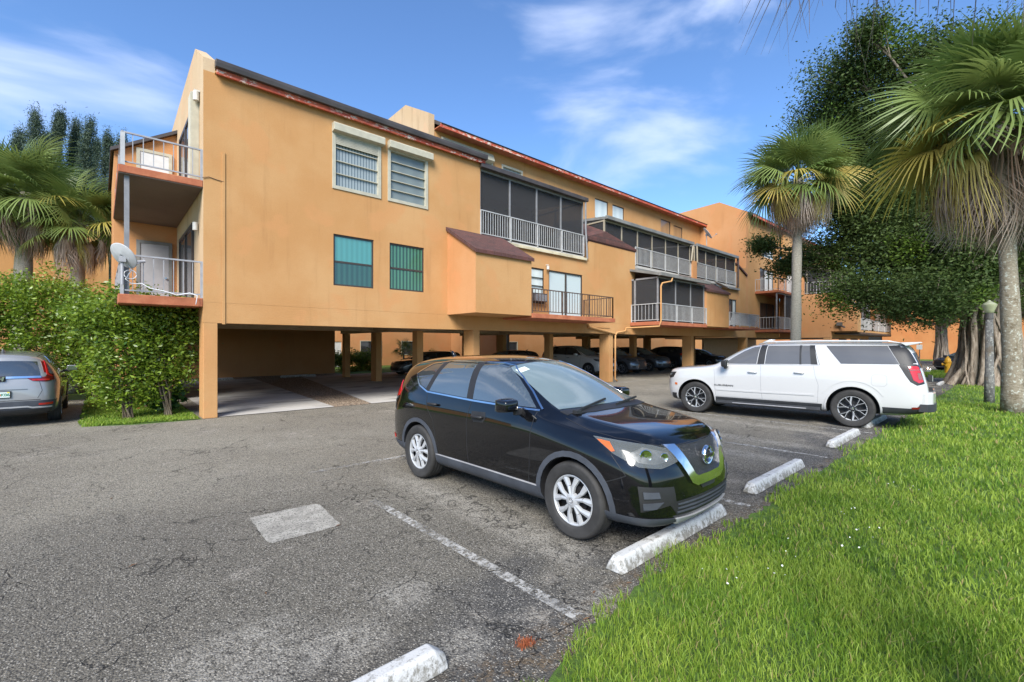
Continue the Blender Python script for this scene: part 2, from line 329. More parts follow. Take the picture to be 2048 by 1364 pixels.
simple('red_lens', (0.42, 0.015, 0.012), 0.15, coat=1.0)
simple('red_dark', (0.16, 0.008, 0.008), 0.15, coat=1.0)
simple('amber_lens', (0.50, 0.11, 0.015), 0.2, coat=1.0)
simple('plate_white', (0.55, 0.62, 0.58), 0.5)
simple('plate_green', (0.03, 0.20, 0.12), 0.5)
simple('plate_orange', (0.75, 0.16, 0.05), 0.5)
simple('sticker_yellow', (0.7, 0.6, 0.06), 0.5)
def glassmat(name, col, ior, rough=0.02, drops=False):
    t = NT(name); t.color(t.mix(t.ramp(t.noise(1.2, 3), 0.3, 0.7), tuple(c * 0.85 for c in col), col)); t.set(Roughness=rough, IOR=ior)
    if drops: t.bump(t.ramp(t.voro(70), 0.0, 0.35, 1, 0), 0.002, 0.12)
    return t.m
glassmat('window_tint', (0.035, 0.04, 0.042), 2.1)
glassmat('window_clear', (0.055, 0.068, 0.068), 2.9)
glassmat('windshield', (0.16, 0.205, 0.20), 2.6, 0.06, True)
glassmat('window_suburban', (0.10, 0.098, 0.095), 1.8, 0.10)
def lampglass():
    t = NT('lamp_clear'); t.color((0.22, 0.24, 0.24)); t.set(Roughness=0.22, IOR=1.45)
    tr = t.n('ShaderNodeBsdfTransparent'); m = t.n('ShaderNodeMixShader'); fr = t.n('ShaderNodeFresnel'); fr.inputs[0].default_value = 1.6
    t.l(t.ramp(fr.outputs[0], 0.0, 0.35, 0.30, 1.0), m.inputs[0]); t.l(tr.outputs[0], m.inputs[1]); t.l(t.b.outputs[0], m.inputs[2]); t.l(m.outputs[0], t.o.inputs[0]); return t.m
lampglass()
def grille():
    t = NT('grille_mesh'); v = t.voro(75, 'DISTANCE_TO_EDGE'); t.color(t.mix(t.ramp(v, 0.05, 0.14, 1, 0), (0.004, 0.004, 0.004), (0.05, 0.05, 0.053))); t.set(Roughness=0.35); t.bump(v, 0.01, 1.0); return t.m
grille()
simple('lamp_inner', (0.13, 0.135, 0.14), 0.4, metal=0.4, var=0.4, vs=25)
# ---------------------------------------------------------------- mesh helpers
class MB:
    def __init__(s): s.v = []; s.f = []; s.m = []
    def add(s, vs, fs, mi=0):
        b = len(s.v); s.v += [tuple(p) for p in vs]
        for f in fs: s.f.append(tuple(b + i for i in f)); s.m.append(mi)
    def box(s, x0, x1, y0, y1, z0, z1, mi=0):
        if x0 > x1: x0, x1 = x1, x0
        if y0 > y1: y0, y1 = y1, y0
        s.add([(x0, y0, z0), (x1, y0, z0), (x1, y1, z0), (x0, y1, z0), (x0, y0, z1), (x1, y0, z1), (x1, y1, z1), (x0, y1, z1)],
              [(0, 3, 2, 1), (4, 5, 6, 7), (0, 1, 5, 4), (1, 2, 6, 5), (2, 3, 7, 6), (3, 0, 4, 7)], mi)
    def prism(s, pts, ax, a, b, mi=0):
        """closed polygon pts (two coords) swept along axis ax from a to b"""
        n = len(pts)
        def P(p, w):
            return {'X': (w, p[0], p[1]), 'Y': (p[0], w, p[1]), 'Z': (p[0], p[1], w)}[ax]
        s.add([P(p, a) for p in pts] + [P(p, b) for p in pts], [tuple(range(n))[::-1], tuple(range(n, 2 * n))] + [(i, (i + 1) % n, n + (i + 1) % n, n + i) for i in range(n)], mi)
    def bar(s, p, q, w, h=None, mi=0):
        """rectangular bar between two points"""
        h = h or w; p = Vector(p); q = Vector(q); d = (q - p).normalized()
        up = Vector((0, 0, 1)) if abs(d.z) < 0.95 else Vector((0, 1, 0))
        a = d.cross(up).normalized() * w / 2; b = a.cross(d).normalized() * h / 2
        s.add([p - a - b, p + a - b, p + a + b, p - a + b, q - a - b, q + a - b, q + a + b, q - a + b],
              [(0, 1, 2, 3), (7, 6, 5, 4), (0, 4, 5, 1), (1, 5, 6, 2), (2, 6, 7, 3), (3, 7, 4, 0)], mi)
    def tube(s, pts, r, n=8, mi=0, cap=True):
        pts = [Vector(p) for p in pts]; N = len(pts); rs = r if isinstance(r, (list, tuple)) else [r] * N
        vs = []; prev = None
        for i, p in enumerate(pts):
            d = (pts[min(i + 1, N - 1)] - pts[max(i - 1, 0)]).normalized()
            if prev is None:
                a = d.cross(Vector((0, 0, 1)) if abs(d.z) < 0.9 else Vector((1, 0, 0))).normalized()
            else:
                a = (prev - d * prev.dot(d)).normalized()
            prev = a; b = d.cross(a)
            for k in range(n):
                t = 2 * math.pi * k / n; vs.append(p + (a * math.cos(t) + b * math.sin(t)) * rs[i])
        fs = [(i * n + k, i * n + (k + 1) % n, (i + 1) * n + (k + 1) % n, (i + 1) * n + k) for i in range(N - 1) for k in range(n)]
        if cap: fs += [tuple(range(n))[::-1], tuple((N - 1) * n + k for k in range(n))]
        s.add(vs, fs, mi)
    def lathe(s, prof, axis='Z', c=(0, 0, 0), n=24, mi=0, cap=False):
        """prof: list of (r, h)"""
        vs = []
        for r, h in prof:
            for k in range(n):
                t = 2 * math.pi * k / n; x, y = r * math.cos(t), r * math.sin(t)
                vs.append({'Z': (c[0] + x, c[1] + y, c[2] + h), 'Y': (c[0] + x, c[1] + h, c[2] + y), 'X': (c[0] + h, c[1] + x, c[2] + y)}[axis])
        N = len(prof)
        fs = [(i * n + k, i * n + (k + 1) % n, (i + 1) * n + (k + 1) % n, (i + 1) * n + k) for i in range(N - 1) for k in range(n)]
        if cap: fs += [tuple(range(n))[::-1], tuple((N - 1) * n + k for k in range(n))]
        s.add(vs, fs, mi)
    def sheet(s, fmap, u0, u1, w0, w1, holes, t, mi=0):
        """wall: fmap(u, w, d) -> xyz, rectangular holes (a0,a1,b0,b1)"""
        us = sorted(set([u0, u1] + [h[i] for h in holes for i in (0, 1)])); ws = sorted(set([w0, w1] + [h[i] for h in holes for i in (2, 3)]))
        def q(a, b, c, d): s.add([a, b, c, d], [(0, 1, 2, 3)], mi)
        for i in range(len(us) - 1):
            for j in range(len(ws) - 1):
                cu, cw = (us[i] + us[i + 1]) / 2, (ws[j] + ws[j + 1]) / 2
                if any(h[0] < cu < h[1] and h[2] < cw < h[3] for h in holes): continue
                for d in (0, t): q(*[fmap(a, b, d) for a, b in ((us[i], ws[j]), (us[i + 1], ws[j]), (us[i + 1], ws[j + 1]), (us[i], ws[j + 1]))])
        for (a0, a1, b0, b1) in list(holes) + [(u0, u1, w0, w1)]:
            for (pa, pb) in (((a0, b0), (a1, b0)), ((a1, b0), (a1, b1)), ((a1, b1), (a0, b1)), ((a0, b1), (a0, b0))):
                q(fmap(*pa, 0), fmap(*pb, 0), fmap(*pb, t), fmap(*pa, t))
    def wallY(s, y, x0, x1, z0, z1, holes=(), t=0.2, mi=0): s.sheet(lambda u, w, d: (u, y + d, w), x0, x1, z0, z1, list(holes), t, mi)
    def wallX(s, x, y0, y1, z0, z1, holes=(), t=0.2, mi=0): s.sheet(lambda u, w, d: (x + d, u, w), y0, y1, z0, z1, list(holes), t, mi)
    def build(s, name, mats, parent=None, smooth=False, bevel=0, fix=True):
        me = bpy.data.meshes.new(name); me.from_pydata(s.v, [], s.f)
        if isinstance(mats, str): mats = [mats]
        for m in mats: me.materials.append(MAT[m])
        me.polygons.foreach_set('material_index', s.m)
        if fix:
            bm = bmesh.new(); bm.from_mesh(me); bmesh.ops.recalc_face_normals(bm, faces=bm.faces); bm.to_mesh(me); bm.free()
        if smooth: me.shade_smooth() if smooth is True else me.shade_smooth()
        me.update(); o = bpy.data.objects.new(name, me); COL.objects.link(o)
        if parent is not None: attach(o, parent)
        if bevel:
            bv = o.modifiers.new('bevel', 'BEVEL'); bv.width = bevel; bv.segments = 2; bv.limit_method = 'ANGLE'
        return o

def attach(o, parent):
    """meshes are written in world coordinates of an unrotated root"""
    o.parent = parent
    L = Vector((0, 0, 0)); p = parent
    while p is not None: L += p.location; p = p.parent
    o.location = o.location - L
def tag(o, label=None, cat=None, group=None, kind=None):
    if label: o['label'] = label
    if cat: o['category'] = cat
    if group: o['group'] = group
    if kind: o['kind'] = kind
    return o
def thing(name, loc, label, cat, group=None):
    o = bpy.data.objects.new(name, None); o.empty_display_size = 0.3; o.location = loc; COL.objects.link(o)
    return tag(o, label, cat, group)
def copy_tree(o, parent=None):
    c = o.copy(); COL.objects.link(c)
    if parent is not None: c.parent = parent
    for ch in list(o.children): copy_tree(ch, c)
    return c
def smooth_by_angle(o, ang=40):
    me = o.data
    bm = bmesh.new(); bm.from_mesh(me)
    for f in bm.faces: f.smooth = True
    for e in bm.edges:
        e.smooth = not (len(e.link_faces) == 2 and e.calc_face_angle(0) > rad(ang))
    bm.to_mesh(me); bm.free()
def text_mesh(txt, size, mat, name, bold=0.0, extrude=0.002, align='CENTER'):
    cu = bpy.data.curves.new(name, 'FONT'); cu.body = txt; cu.size = size; cu.extrude = extrude; cu.offset = bold; cu.align_x = align; cu.align_y = 'CENTER'
    o = bpy.data.objects.new(name, cu); COL.objects.link(o)
    dg = bpy.context.evaluated_depsgraph_get(); me = bpy.data.meshes.new_from_object(o.evaluated_get(dg)); bpy.data.objects.remove(o)
    me.materials.clear(); me.materials.append(MAT[mat]); n = bpy.data.objects.new(name, me); COL.objects.link(n); return n

# ---------------------------------------------------------------- ground, asphalt, pads
def flat(name, poly, z, mat, kind='structure', th=0.0):
    m = MB(); n = len(poly)
    m.add([(x, y, z) for x, y in poly], [tuple(range(n))]); o = m.build(name, mat, fix=False)
    if kind: tag(o, kind=kind)
    return o
flat('ground', [(-400, -400), (600, -400), (600, 600), (-400, 600)], -0.012, 'lawn_soil')
flat('parking_lot', [(-60, -4), (0.5, -4), (0.5, 1.0), (34.6, 1.0), (34.6, 4.2), (43.5, 4.2), (43.5, -40), (70, -40), (70, 27), (1.85, 27), (1.85, 13.42), (0.6, 13.55), (-0.15, 13.9), (-0.38, 14.6), (-0.38, 21), (-3.1, 21), (-3.1, 14.6), (-3.4, 14.0), (-60, 13.6)], -0.004, 'asphalt')
def pad(x0, x1, xb0, xb1, y0=13.47, y1=27.9): return flat('carport_slab', [(x0, y0), (x1, y0 + 0.02), (xb1, y1), (xb0, y1)], 0.012, 'concrete')
pad(2.2, 5.11, 2.2, 6.15); pad(6.25, 18.3, 8.6, 18.3)
flat('gravel_bed', [(5.09, 13.49), (6.27, 13.49), (8.65, 27.9), (11.3, 27.9), (11.3, 29.8), (1.9, 29.8), (1.9, 27.9), (6.13, 27.9)], 0.004, 'gravel')
def ragged(pts, amp, seed, step=.05, closed=True):
    r = random.Random(seed); o = []
    for i, a in enumerate(pts if closed else pts[:-1]):
        b = pts[(i + 1) % len(pts)]; k = max(1, int(math.hypot(b[0] - a[0], b[1] - a[1]) / step))
        for q in range(k): o.append((a[0] + (b[0] - a[0]) * q / k + r.uniform(-amp, amp), a[1] + (b[1] - a[1]) * q / k + r.uniform(-amp, amp)))
    return o
flat('concrete_patch', ragged([(1.17, 5.44), (1.82, 5.42), (1.86, 5.36), (1.815, 4.64), (1.77, 4.60), (1.18, 4.60), (1.145, 4.66)], .006, 4), 0.0, 'patch_concrete')
def pline(x, y0, y1, w=0.10, dx=0.0): flat('parking_line', [(x - w / 2, y0), (x + w / 2, y0), (x + dx + w / 2, y1), (x + dx - w / 2, y1)], 0.001, 'line_paint')
for X, a, b in ((2.38, 1.98, 5.1), (5.45, 2.05, 6.8), (8.74, 2.1, 7.0), (11.85, 2.05, 7.0), (15.1, 2.05, 7.0), (18.3, 2.05, 7.0), (21.4, 2.05, 7)): pline(X, a, b)
flat('parking_line', [(2.2, 6.74), (3.75, 6.74), (3.75, 6.83), (2.2, 6.83)], 0.001, 'line_paint')
flat('parking_line', [(17.2, 13.0), (30, 13.0), (30, 13.12), (17.2, 13.12)], 0.001, 'line_paint')
for o, X in ((0, 19.0), (1, 23.8), (2, 27.4)): pline(X, 13.2, 17.5)

def wheel_stop(x0, x1, y, label, group='painted concrete wheel stops along the lawn', z=0.0, w=0.175, h=0.115, tilt=0.0):
    L = x1 - x0; m = MB(); e = 0.07
    sec = [(-w / 2, 0), (w / 2, 0), (w / 2 - 0.035, h - 0.012), (w / 2 - 0.05, h), (-w / 2 + 0.05, h), (-w / 2 + 0.035, h - 0.012)]
    n = len(sec); xs = [-L / 2, -L / 2 + e] + [(-L / 2 + e) + (L - 2 * e) * k / 6 for k in range(1, 6)] + [L / 2 - e, L / 2]; vs = []
    for i, x in enumerate(xs):
        end = i in (0, len(xs) - 1)
        for (a, b) in sec:
            bb = b * (0.55 if end and b > 0 else 1); vs.append((x, a * (0.9 if end else 1) + random.uniform(-.003, .003), bb + (random.uniform(-.003, .003) if b > 0 else 0)))
    fs = [tuple(range(n))[::-1], tuple((len(xs) - 1) * n + k for k in range(n))] + [(i * n + k, i * n + (k + 1) % n, (i + 1) * n + (k + 1) % n, (i + 1) * n + k) for i in range(len(xs) - 1) for k in range(n)]
    m.add(vs, fs); o = m.build('wheel_stop', 'stop_paint', bevel=0.008); o.location = ((x0 + x1) / 2, y, z); o.rotation_euler.z = tilt
    return tag(o, label, 'wheel stop', group)
wheel_stop(-0.45, 1.46, 2.23, 'white wheel stop cut off by the bottom edge, nearest the viewer', tilt=0.005)
wheel_stop(3.06, 5.02, 2.19, 'dirty white wheel stop under the nose of the black crossover')
wheel_stop(5.92, 7.85, 2.24, 'white wheel stop just beyond the black crossover beside the lawn')
wheel_stop(9.62, 11.55, 2.27, 'white wheel stop between the black crossover and the white SUV')
wheel_stop(12.5, 14.5, 2.30, 'white wheel stop by the rear wheel of the long white SUV')
wheel_stop(15.3, 17.2, 2.33, 'wheel stop seen under the rear bumper of the long white SUV')
wheel_stop(27.9, 29.8, 2.50, 'nearer far wheel stop beyond the white SUV beside the big tree')
wheel_stop(30.4, 32.3, 2.52, 'farther far wheel stop beyond the white SUV near the hydrant')
wheel_stop(3.4, 5.2, 27.6, 'white wheel stop at the back of the left carport bay', 'wheel stops inside the carport', z=0.012)
wheel_stop(7.4, 9.3, 27.4, 'long pale wheel stop at the back wall of the second carport bay', 'wheel stops inside the carport', z=0.012)

# ---------------------------------------------------------------- the apartment building
YA, YB, YW = 13.45, 11.83, 16.9         # facade plane, bay and balcony plane, set-back upper wall plane
bld = thing('apartment_building', (1.88, 13.45, 0), 'long orange stucco apartment building with open carport, balconies and screened porches', 'building')
def part(name, mb, mats, parent=None, **kw): return mb.build(name, mats, parent or bld, **kw)

def railing(p0, p1, z0, z1, mat, step=0.115, post=1.3, pw=0.045, bw=0.016, top=0.045, parent=None, name='railing', posts=True):
    m = MB(); p0 = Vector((p0[0], p0[1], 0)); p1 = Vector((p1[0], p1[1], 0)); L = (p1 - p0).length; d = (p1 - p0).normalized()
    def at(t, z): q = p0 + d * t; return (q.x, q.y, z)
    m.bar(at(-0.02, z1), at(L + 0.02, z1), top, 0.035); m.bar(at(0, z0 + 0.09), at(L, z0 + 0.09), 0.03, 0.03)
    k = max(1, round(L / step))
    for i in range(1, k): m.bar(at(L * i / k, z0 + 0.1), at(L * i / k, z1 - 0.015), bw, bw)
    if posts:
        n = max(1, round(L / post))
        for i in range(n + 1): m.bar(at(L * i / n, z0), at(L * i / n, z1 - 0.01), pw, pw)
    return m.build(name, mat, parent or bld)

def win(x0, x1, z0, z1, y, style, name='window'):
    """a window in a wall that faces -Y; returns the frame object"""
    m = MB(); g = MB(); fw = 0.05; W = x1 - x0; H = z1 - z0
    fm, gm = {'teal': ('frame_bronze', 'glass_teal'), 'green': ('frame_bronze', 'glass_green'), 'curt': ('frame_cream', 'blind_gray'), 'louv': ('frame_cream', 'louver_gray'),
              'pale': ('frame_bronze', 'blind_pale'), 'brown': ('frame_bronze', 'shade_brown'), 'awn': ('frame_bronze', 'blind_pale'), 'whitelouv': ('white_paint', 'blind_pale'), 'dark': ('frame_bronze', 'glass_dark'), 'cream': ('frame_cream', 'blind_gray')}[style]
    proud = -0.03 if fm == 'frame_cream' else 0.035
    fw = 0.10 if fm == 'frame_cream' else 0.05
    a, b = y + proud, y + 0.10
    m.box(x0, x0 + fw, a, b, z0, z1); m.box(x1 - fw, x1, a, b, z0, z1); m.box(x0 + fw, x1 - fw, a, b, z1 - fw, z1); m.box(x0 + fw, x1 - fw, a, b, z0, z0 + fw)
    if style in ('teal', 'green', 'pale', 'brown', 'dark'):
        m.box(x0 + fw, x1 - fw, a + 0.01, b, z0 + H * (0.47 if style in ('teal', 'green') else 0.25) - 0.03, z0 + H * (0.47 if style in ('teal', 'green') else 0.25) + 0.03)
    if style in ('curt', 'louv', 'awn', 'whitelouv', 'cream'):
        n = {'curt': 4, 'louv': 5, 'awn': 4, 'whitelouv': 6, 'cream': 3}[style]; top = z1 - fw - (0.0 if style != 'curt' else 0.0)
        for k in range(1, n):
            z = z0 + fw + (top - z0 - fw) * k / n; m.box(x0 + fw, x1 - fw, y + 0.005, y + 0.05, z - 0.012, z + 0.012)
    f = part(name, m, fm, bevel=0.004)
    g.box(x0 + fw * 0.6, x1 - fw * 0.6, y + 0.062, y + 0.08, z0 + fw * 0.6, z1 - fw * 0.6)
    p = g.build('pane', gm, f)
    if style == 'teal':
        g2 = MB(); g2.box(x0 + 0.04, x1 - 0.04, y + 0.055, y + 0.061, z0 + 0.04, z0 + H * 0.46); g2.build('pane', 'glass_dark_green', f)
    return f
def slider(x0, x1, z0, z1, y, gm='blind_white', fm='frame_bronze', panels=2, mixd=None):
    m = MB(); fw = 0.05
    m.box(x0, x0 + fw, y + 0.02, y + 0.12, z0, z1); m.box(x1 - fw, x1, y + 0.02, y + 0.12, z0, z1); m.box(x0 + fw, x1 - fw, y + 0.02, y + 0.12, z1 - fw, z1); m.box(x0 + fw, x1 - fw, y + 0.02, y + 0.12, z0, z0 + 0.03)
    for k in range(1, panels):
        xm = x0 + (x1 - x0) * k / panels; m.box(xm - 0.04, xm + 0.04, y + 0.015, y + 0.11, z0 + 0.03, z1 - fw)
    f = part('sliding_door', m, fm, bevel=0.004)
    for k in range(panels):
        a = x0 + (x1 - x0) * k / panels; b = x0 + (x1 - x0) * (k + 1) / panels; g = MB(); g.box(a + 0.03, b - 0.03, y + 0.06 + 0.012 * (k % 2), y + 0.075 + 0.012 * (k % 2), z0 + 0.02, z1 - 0.03)
        g.build('pane', (mixd[k] if mixd else gm), f)
    return f
def endwall(x, prof, mat, t=0.25, z0=2.37, name='wall'):
    m = MB(); m.prism([(prof[0][0], z0)] + prof + [(prof[-1][0], z0)], 'X', x, x + t); return part(name, m, mat)

# carport frame: perimeter beam, ceiling, columns
m = MB(); m.box(1.88, 10.5, YA + 0.003, YA + 0.3, 2.37, 2.88); m.box(10.5, 42.0, YA + 0.003, YA + 0.3, 2.37, 2.88); part('beam', m, 'stucco')
m = MB(); m.box(1.883, 2.18, YA + 0.3, 29.5, 2.37, 2.88); part('beam', m, 'stucco')
m = MB(); m.box(2.1, 41.9, YA + 0.25, 29.6, 2.74, 2.84)
for X in (10.2, 18.5, 26.8): m.box(X, X + 0.28, YA + 0.3, 26, 2.45, 2.739)
m.box(2.18, 41, 21.8, 22.1, 2.5, 2.738); part('carport_ceiling', m, 'ceiling_paint')
def column(x0, y0, w=0.305, d=0.6, h=2.369, mat='stucco'):
    m = MB(); m.box(x0, x0 + w, y0, y0 + d, 0, h); return part('column', m, mat, bevel=0.012)
for k in range(5): column([1.88, 10.18, 18.48, 26.79, 35.1][k], YA + 0.006)
for k in range(1, 5): column([1.88, 10.18, 18.48, 26.79, 35.1][k], 17.45, 0.3, 0.42, 2.44)
for k in range(0, 5): column([1.885, 10.18, 18.48, 26.79, 35.1][k], 21.4, 0.3, 0.6, 2.36 if k == 0 else 2.44)
for k in range(1, 5): column([1.88, 10.18, 18.48, 26.79, 35.1][k], 25.3, 0.3, 0.4, 2.44)
m = MB(); m.box(1.9, 11.25, 29.6, 29.9, 0, 2.73); part('wall', m, 'stucco_peach')
# block one: facade with four windows
h1 = [(5.03, 6.55, 6.40, 8.10), (6.78, 8.25, 6.40, 8.10), (5.07, 6.32, 3.57, 5.08), (6.85, 8.11, 3.59, 5.085)]
m = MB(); m.wallY(YA, 1.883, 10.5, 2.881, 8.60, h1, 0.22); part('wall', m, 'stucco')
endwall(1.88, [(13.452, 8.92), (14.73, 9.72), (19.84, 9.40), (29.6, 8.9)], 'stucco_cream', z0=2.881)
win(*h1[0], YA, 'curt'); win(*h1[1], YA, 'louv'); win(*h1[2], YA, 'teal'); win(*h1[3], YA, 'green')
def shutter_box(x0, x1, z0, z1, roll=0.0):
    m = MB(); m.prism([(YA - 0.20, z0 + 0.03), (YA - 0.02, z0), (YA - 0.003, z0), (YA - 0.003, z1), (YA - 0.17, z1), (YA - 0.20, z1 - 0.04)], 'X', x0, x1)
    o = part('shutter_box', m, 'frame_cream', bevel=0.006)
    if roll:
        m = MB(); n = int(roll / 0.045)
        for k in range(n): m.box(x0 + 0.12, x1 - 0.16, YA - 0.022, YA - 0.006, z0 - 0.045 * (k + 1) + 0.006, z0 - 0.045 * k)
        m.build('shutter_slats', 'frame_cream', o)
    return o
shutter_box(5.02, 6.61, 8.03, 8.29, 0.33); shutter_box(6.77, 8.36, 8.03, 8.29)
m = MB(); m.box(2.275, 2.345, YA - 0.022, YA - 0.001, 2.34, 6.67); part('downpipe', m, 'stucco', bevel=0.004)
m = MB(); m.tube([(1.86, YA - 0.02, 5.93), (2.0, YA - 0.015, 5.98), (2.15, YA - 0.012, 5.95), (2.31, YA - 0.02, 5.93)], 0.008, 6); part('cable', m, 'rail_bronze')
# eaves of block one
m = MB(); m.box(2.14, 10.62, YA - 0.16, YA - 0.10, 8.53, 8.66); part('fascia', m, 'red_fascia')
m = MB(); m.box(2.12, 10.62, YA - 0.10, YA + 0.2, 8.58, 8.62); part('soffit', m, 'stucco')
m = MB(); m.prism([(YA - 0.26, 8.66), (YA - 0.10, 8.66), (YA - 0.10, 8.84), (YA - 0.28, 8.84), (YA - 0.28, 8.76)], 'X', 2.10, 10.66); part('gutter', m, 'gutter_dark', bevel=0.01)
m = MB(); m.prism([(YA - 0.18, 8.845), (YA + 1.3, 9.62), (YA + 16.1, 9.4), (YA + 16.1, 9.3), (YA + 1.3, 9.5), (YA - 0.16, 8.72)], 'X', 2.135, 10.5); part('roof', m, 'roof_membrane')
# side balconies and the stair block at the left end
def slab(x0, x1, y0, y1, z0, z1, mat='brown_slab'):
    m = MB(); m.box(x0, x1, y0, y1, z0, z1); return part('balcony_slab', m, mat, bevel=0.015)
slab(0.29, 1.877, YA + 0.01, 18.64, 5.70, 5.87); slab(0.29, 1.877, YA + 0.01, 18.64, 2.76, 2.97)
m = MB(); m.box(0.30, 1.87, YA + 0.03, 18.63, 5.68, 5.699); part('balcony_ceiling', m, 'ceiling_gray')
railing((0.36, YA + 0.06), (1.86, YA + 0.06), 5.87, 6.62, 'rail_gray', 0.2, 1.6, 0.06)
railing((0.36, YA + 0.06), (0.36, 18.6), 5.87, 6.62, 'rail_gray', 0.2, 1.6, 0.06)
railing((0.36, YA + 0.06), (1.86, YA + 0.06), 2.97, 3.86, 'rail_gray', 0.19, 1.6, 0.06)
railing((0.36, YA + 0.16), (0.36, 18.6), 2.97, 3.86, 'rail_gray', 0.19, 1.6, 0.06)
m = MB(); m.box(0.40, 0.49, YA + 0.12, YA + 0.22, 2.97, 5.70); part('post', m, 'post_gray')
m = MB(); m.box(0.33, 0.41, YA + 0.01, YA + 0.035, 5.87, 6.60); part('post', m, 'rail_white')
m = MB(); m.prism([(0.31, 0.0), (1.879, 0.0), (1.879, 8.75), (0.31, 7.78)], 'Y', 18.65, 24.5); part('wall', m, 'stucco_peach')
m = MB(); m.prism([(0.22, 7.74), (0.22, 7.84), (1.879, 8.87), (1.879, 8.76)], 'Y', 18.50, 24.6); part('roof', m, 'gutter_dark')
def door(x0, x1, z0, z1, y, mat, knob=True):
    m = MB(); m.box(x0, x1, y - 0.05, y - 0.002, z0, z1); o = part('door', m, mat, bevel=0.004)
    m = MB(); m.box(x0 - 0.09, x0, y - 0.07, y - 0.002, z0, z1 + 0.09); m.box(x1, x1 + 0.09, y - 0.07, y - 0.002, z0, z1 + 0.09); m.box(x0, x1, y - 0.07, y - 0.002, z1, z1 + 0.09); m.build('frame', 'frame_cream' if mat == 'door_white' else 'gutter_gray', o)
    if knob: m = MB(); m.lathe([(0.0, -0.05), (0.03, -0.05), (0.035, -0.02), (0.012, 0)], 'Y', (x1 - 0.08, y - 0.055, z0 + 1.0), 12); m.build('handle', 'chrome', o)
    return o
door(0.93, 1.66, 5.88, 7.95, 18.65, 'door_white'); door(0.93, 1.66, 2.98, 5.05, 18.65, 'door_gray')
def side_slider(x, y0, y1, z0, z1, gm='glass_dark'):
    m = MB(); m.box(x - 0.06, x - 0.002, y0, y0 + 0.07, z0, z1); m.box(x - 0.06, x - 0.002, y1 - 0.07, y1, z0, z1); m.box(x - 0.06, x - 0.002, y0 + 0.07, y1 - 0.07, z1 - 0.1, z1); m.box(x - 0.06, x - 0.002, (y0 + y1) / 2 - 0.04, (y0 + y1) / 2 + 0.04, z0, z1 - 0.1)
    f = part('sliding_door', m, 'frame_bronze'); g = MB(); g.box(x - 0.03, x - 0.004, y0 + 0.07, y1 - 0.07, z0, z1 - 0.1); g.build('pane', gm, f); return f
side_slider(1.88, 14.9, 17.6, 5.88, 8.2); side_slider(1.88, 14.9, 17.6, 2.98, 5.1)
m = MB(); m.box(1.70, 1.876, 14.05, 14.45, 5.88, 8.25)
for k in range(8): m.box(1.69, 1.70, 14.06 + 0.05 * k, 14.085 + 0.05 * k, 5.9, 8.22)
part('storm_shutter', m, 'frame_cream', bevel=0.01)
m = MB(); m.tube([(1.80, 13.95, 8.0), (1.80, 13.95, 8.22)], 0.07, 10); m.box(1.75, 1.876, 13.9, 14.0, 8.22, 8.26); part('wall_lamp', m, 'white_paint')
m = MB(); m.tube([(1.80, 14.1, 4.75), (1.80, 14.1, 4.95)], 0.06, 10); part('wall_lamp', m, 'white_paint')

# block two upper storey, set back above the porches
h2 = [(21.80, 23.10, 9.0, 10.55), (23.55, 24.78, 9.0, 10.53), (29.22, 30.55, 9.1, 10.68), (30.97, 32.3, 9.1, 10.55), (12.75, 13.95, 9.2, 10.55), (14.5, 15.9, 9.2, 10.62)]
m = MB(); m.wallY(YW, 10.42, 35.12, 5.0, 11.10, h2, 0.22); part('wall', m, 'stucco')
for i, hh in enumerate(h2): win(*hh, YW, ['pale', 'pale', 'brown', 'brown', 'cream', 'cream'][i])
endwall(10.40, [(YW - 0.02, 11.72), (18.87, 12.82), (20.64, 12.78), (29.6, 12.3)], 'stucco_cream', z0=5.0, t=0.28)
m = MB(); m.box(10.68, 35.1, YW - 0.55, YW - 0.50, 11.02, 11.18); part('fascia', m, 'red_fascia')
m = MB(); m.box(10.68, 35.1, YW - 0.5, YW + 0.1, 11.08, 11.12); part('soffit', m, 'brown_slab')
m = MB(); m.prism([(YW - 0.6, 11.19), (YW + 1.9, 12.6), (YW + 12.5, 12.2), (YW + 12.5, 12.05), (YW + 1.9, 12.4), (YW - 0.5, 11.09)], 'X', 10.69, 35.09); part('roof', m, 'gutter_dark')
# tilted shutter hood on block two
m = MB(); m.prism([(YW - 0.25, 10.5), (YW - 0.003, 10.45), (YW - 0.003, 10.86), (YW - 0.12, 10.86)], 'X', 11.0, 13.9); part('awning', m, 'frame_cream', bevel=0.02)

# bays: a box standing proud of the facade with a shed roof of shingles
def bay(x0, x1, yf, yb, zb=2.88, zt=4.87, zw=5.82, mat='stucco', side='stucco_peach'):
    m = MB(); m.box(x0 + 0.002, x1, yf, yf + 0.2, zb, zt); m.box(x0 + 0.002, x1, yf + 0.2, yb, zb, zb + 0.15); o = part('bay_wall', m, mat)
    for X in (x0, x1 - 0.18):
        m = MB(); m.prism([(yf + 0.002 + (0.2 if X != x0 else 0), zb + 0.002), (yb, zb + 0.002), (yb, zw), (yf + 0.002 + (0.2 if X != x0 else 0), zt + (0.1 if X != x0 else 0))], 'X', X, X + 0.18)
        part('bay_wall', m, side)
    m = MB(); s = (zw - zt) / (yb - yf); m.prism([(yf - 0.08, zt - 0.08 * s - 0.0), (yf - 0.08, zt - 0.08 * s + 0.12), (yb, zw + 0.13), (yb, zw + 0.01)], 'X', x0 - 0.07, x1 + 0.07); part('roof', m, 'shingle')
bay(9.05, 11.58, YB, YA)
bay(25.35, 28.28, YB, YA)
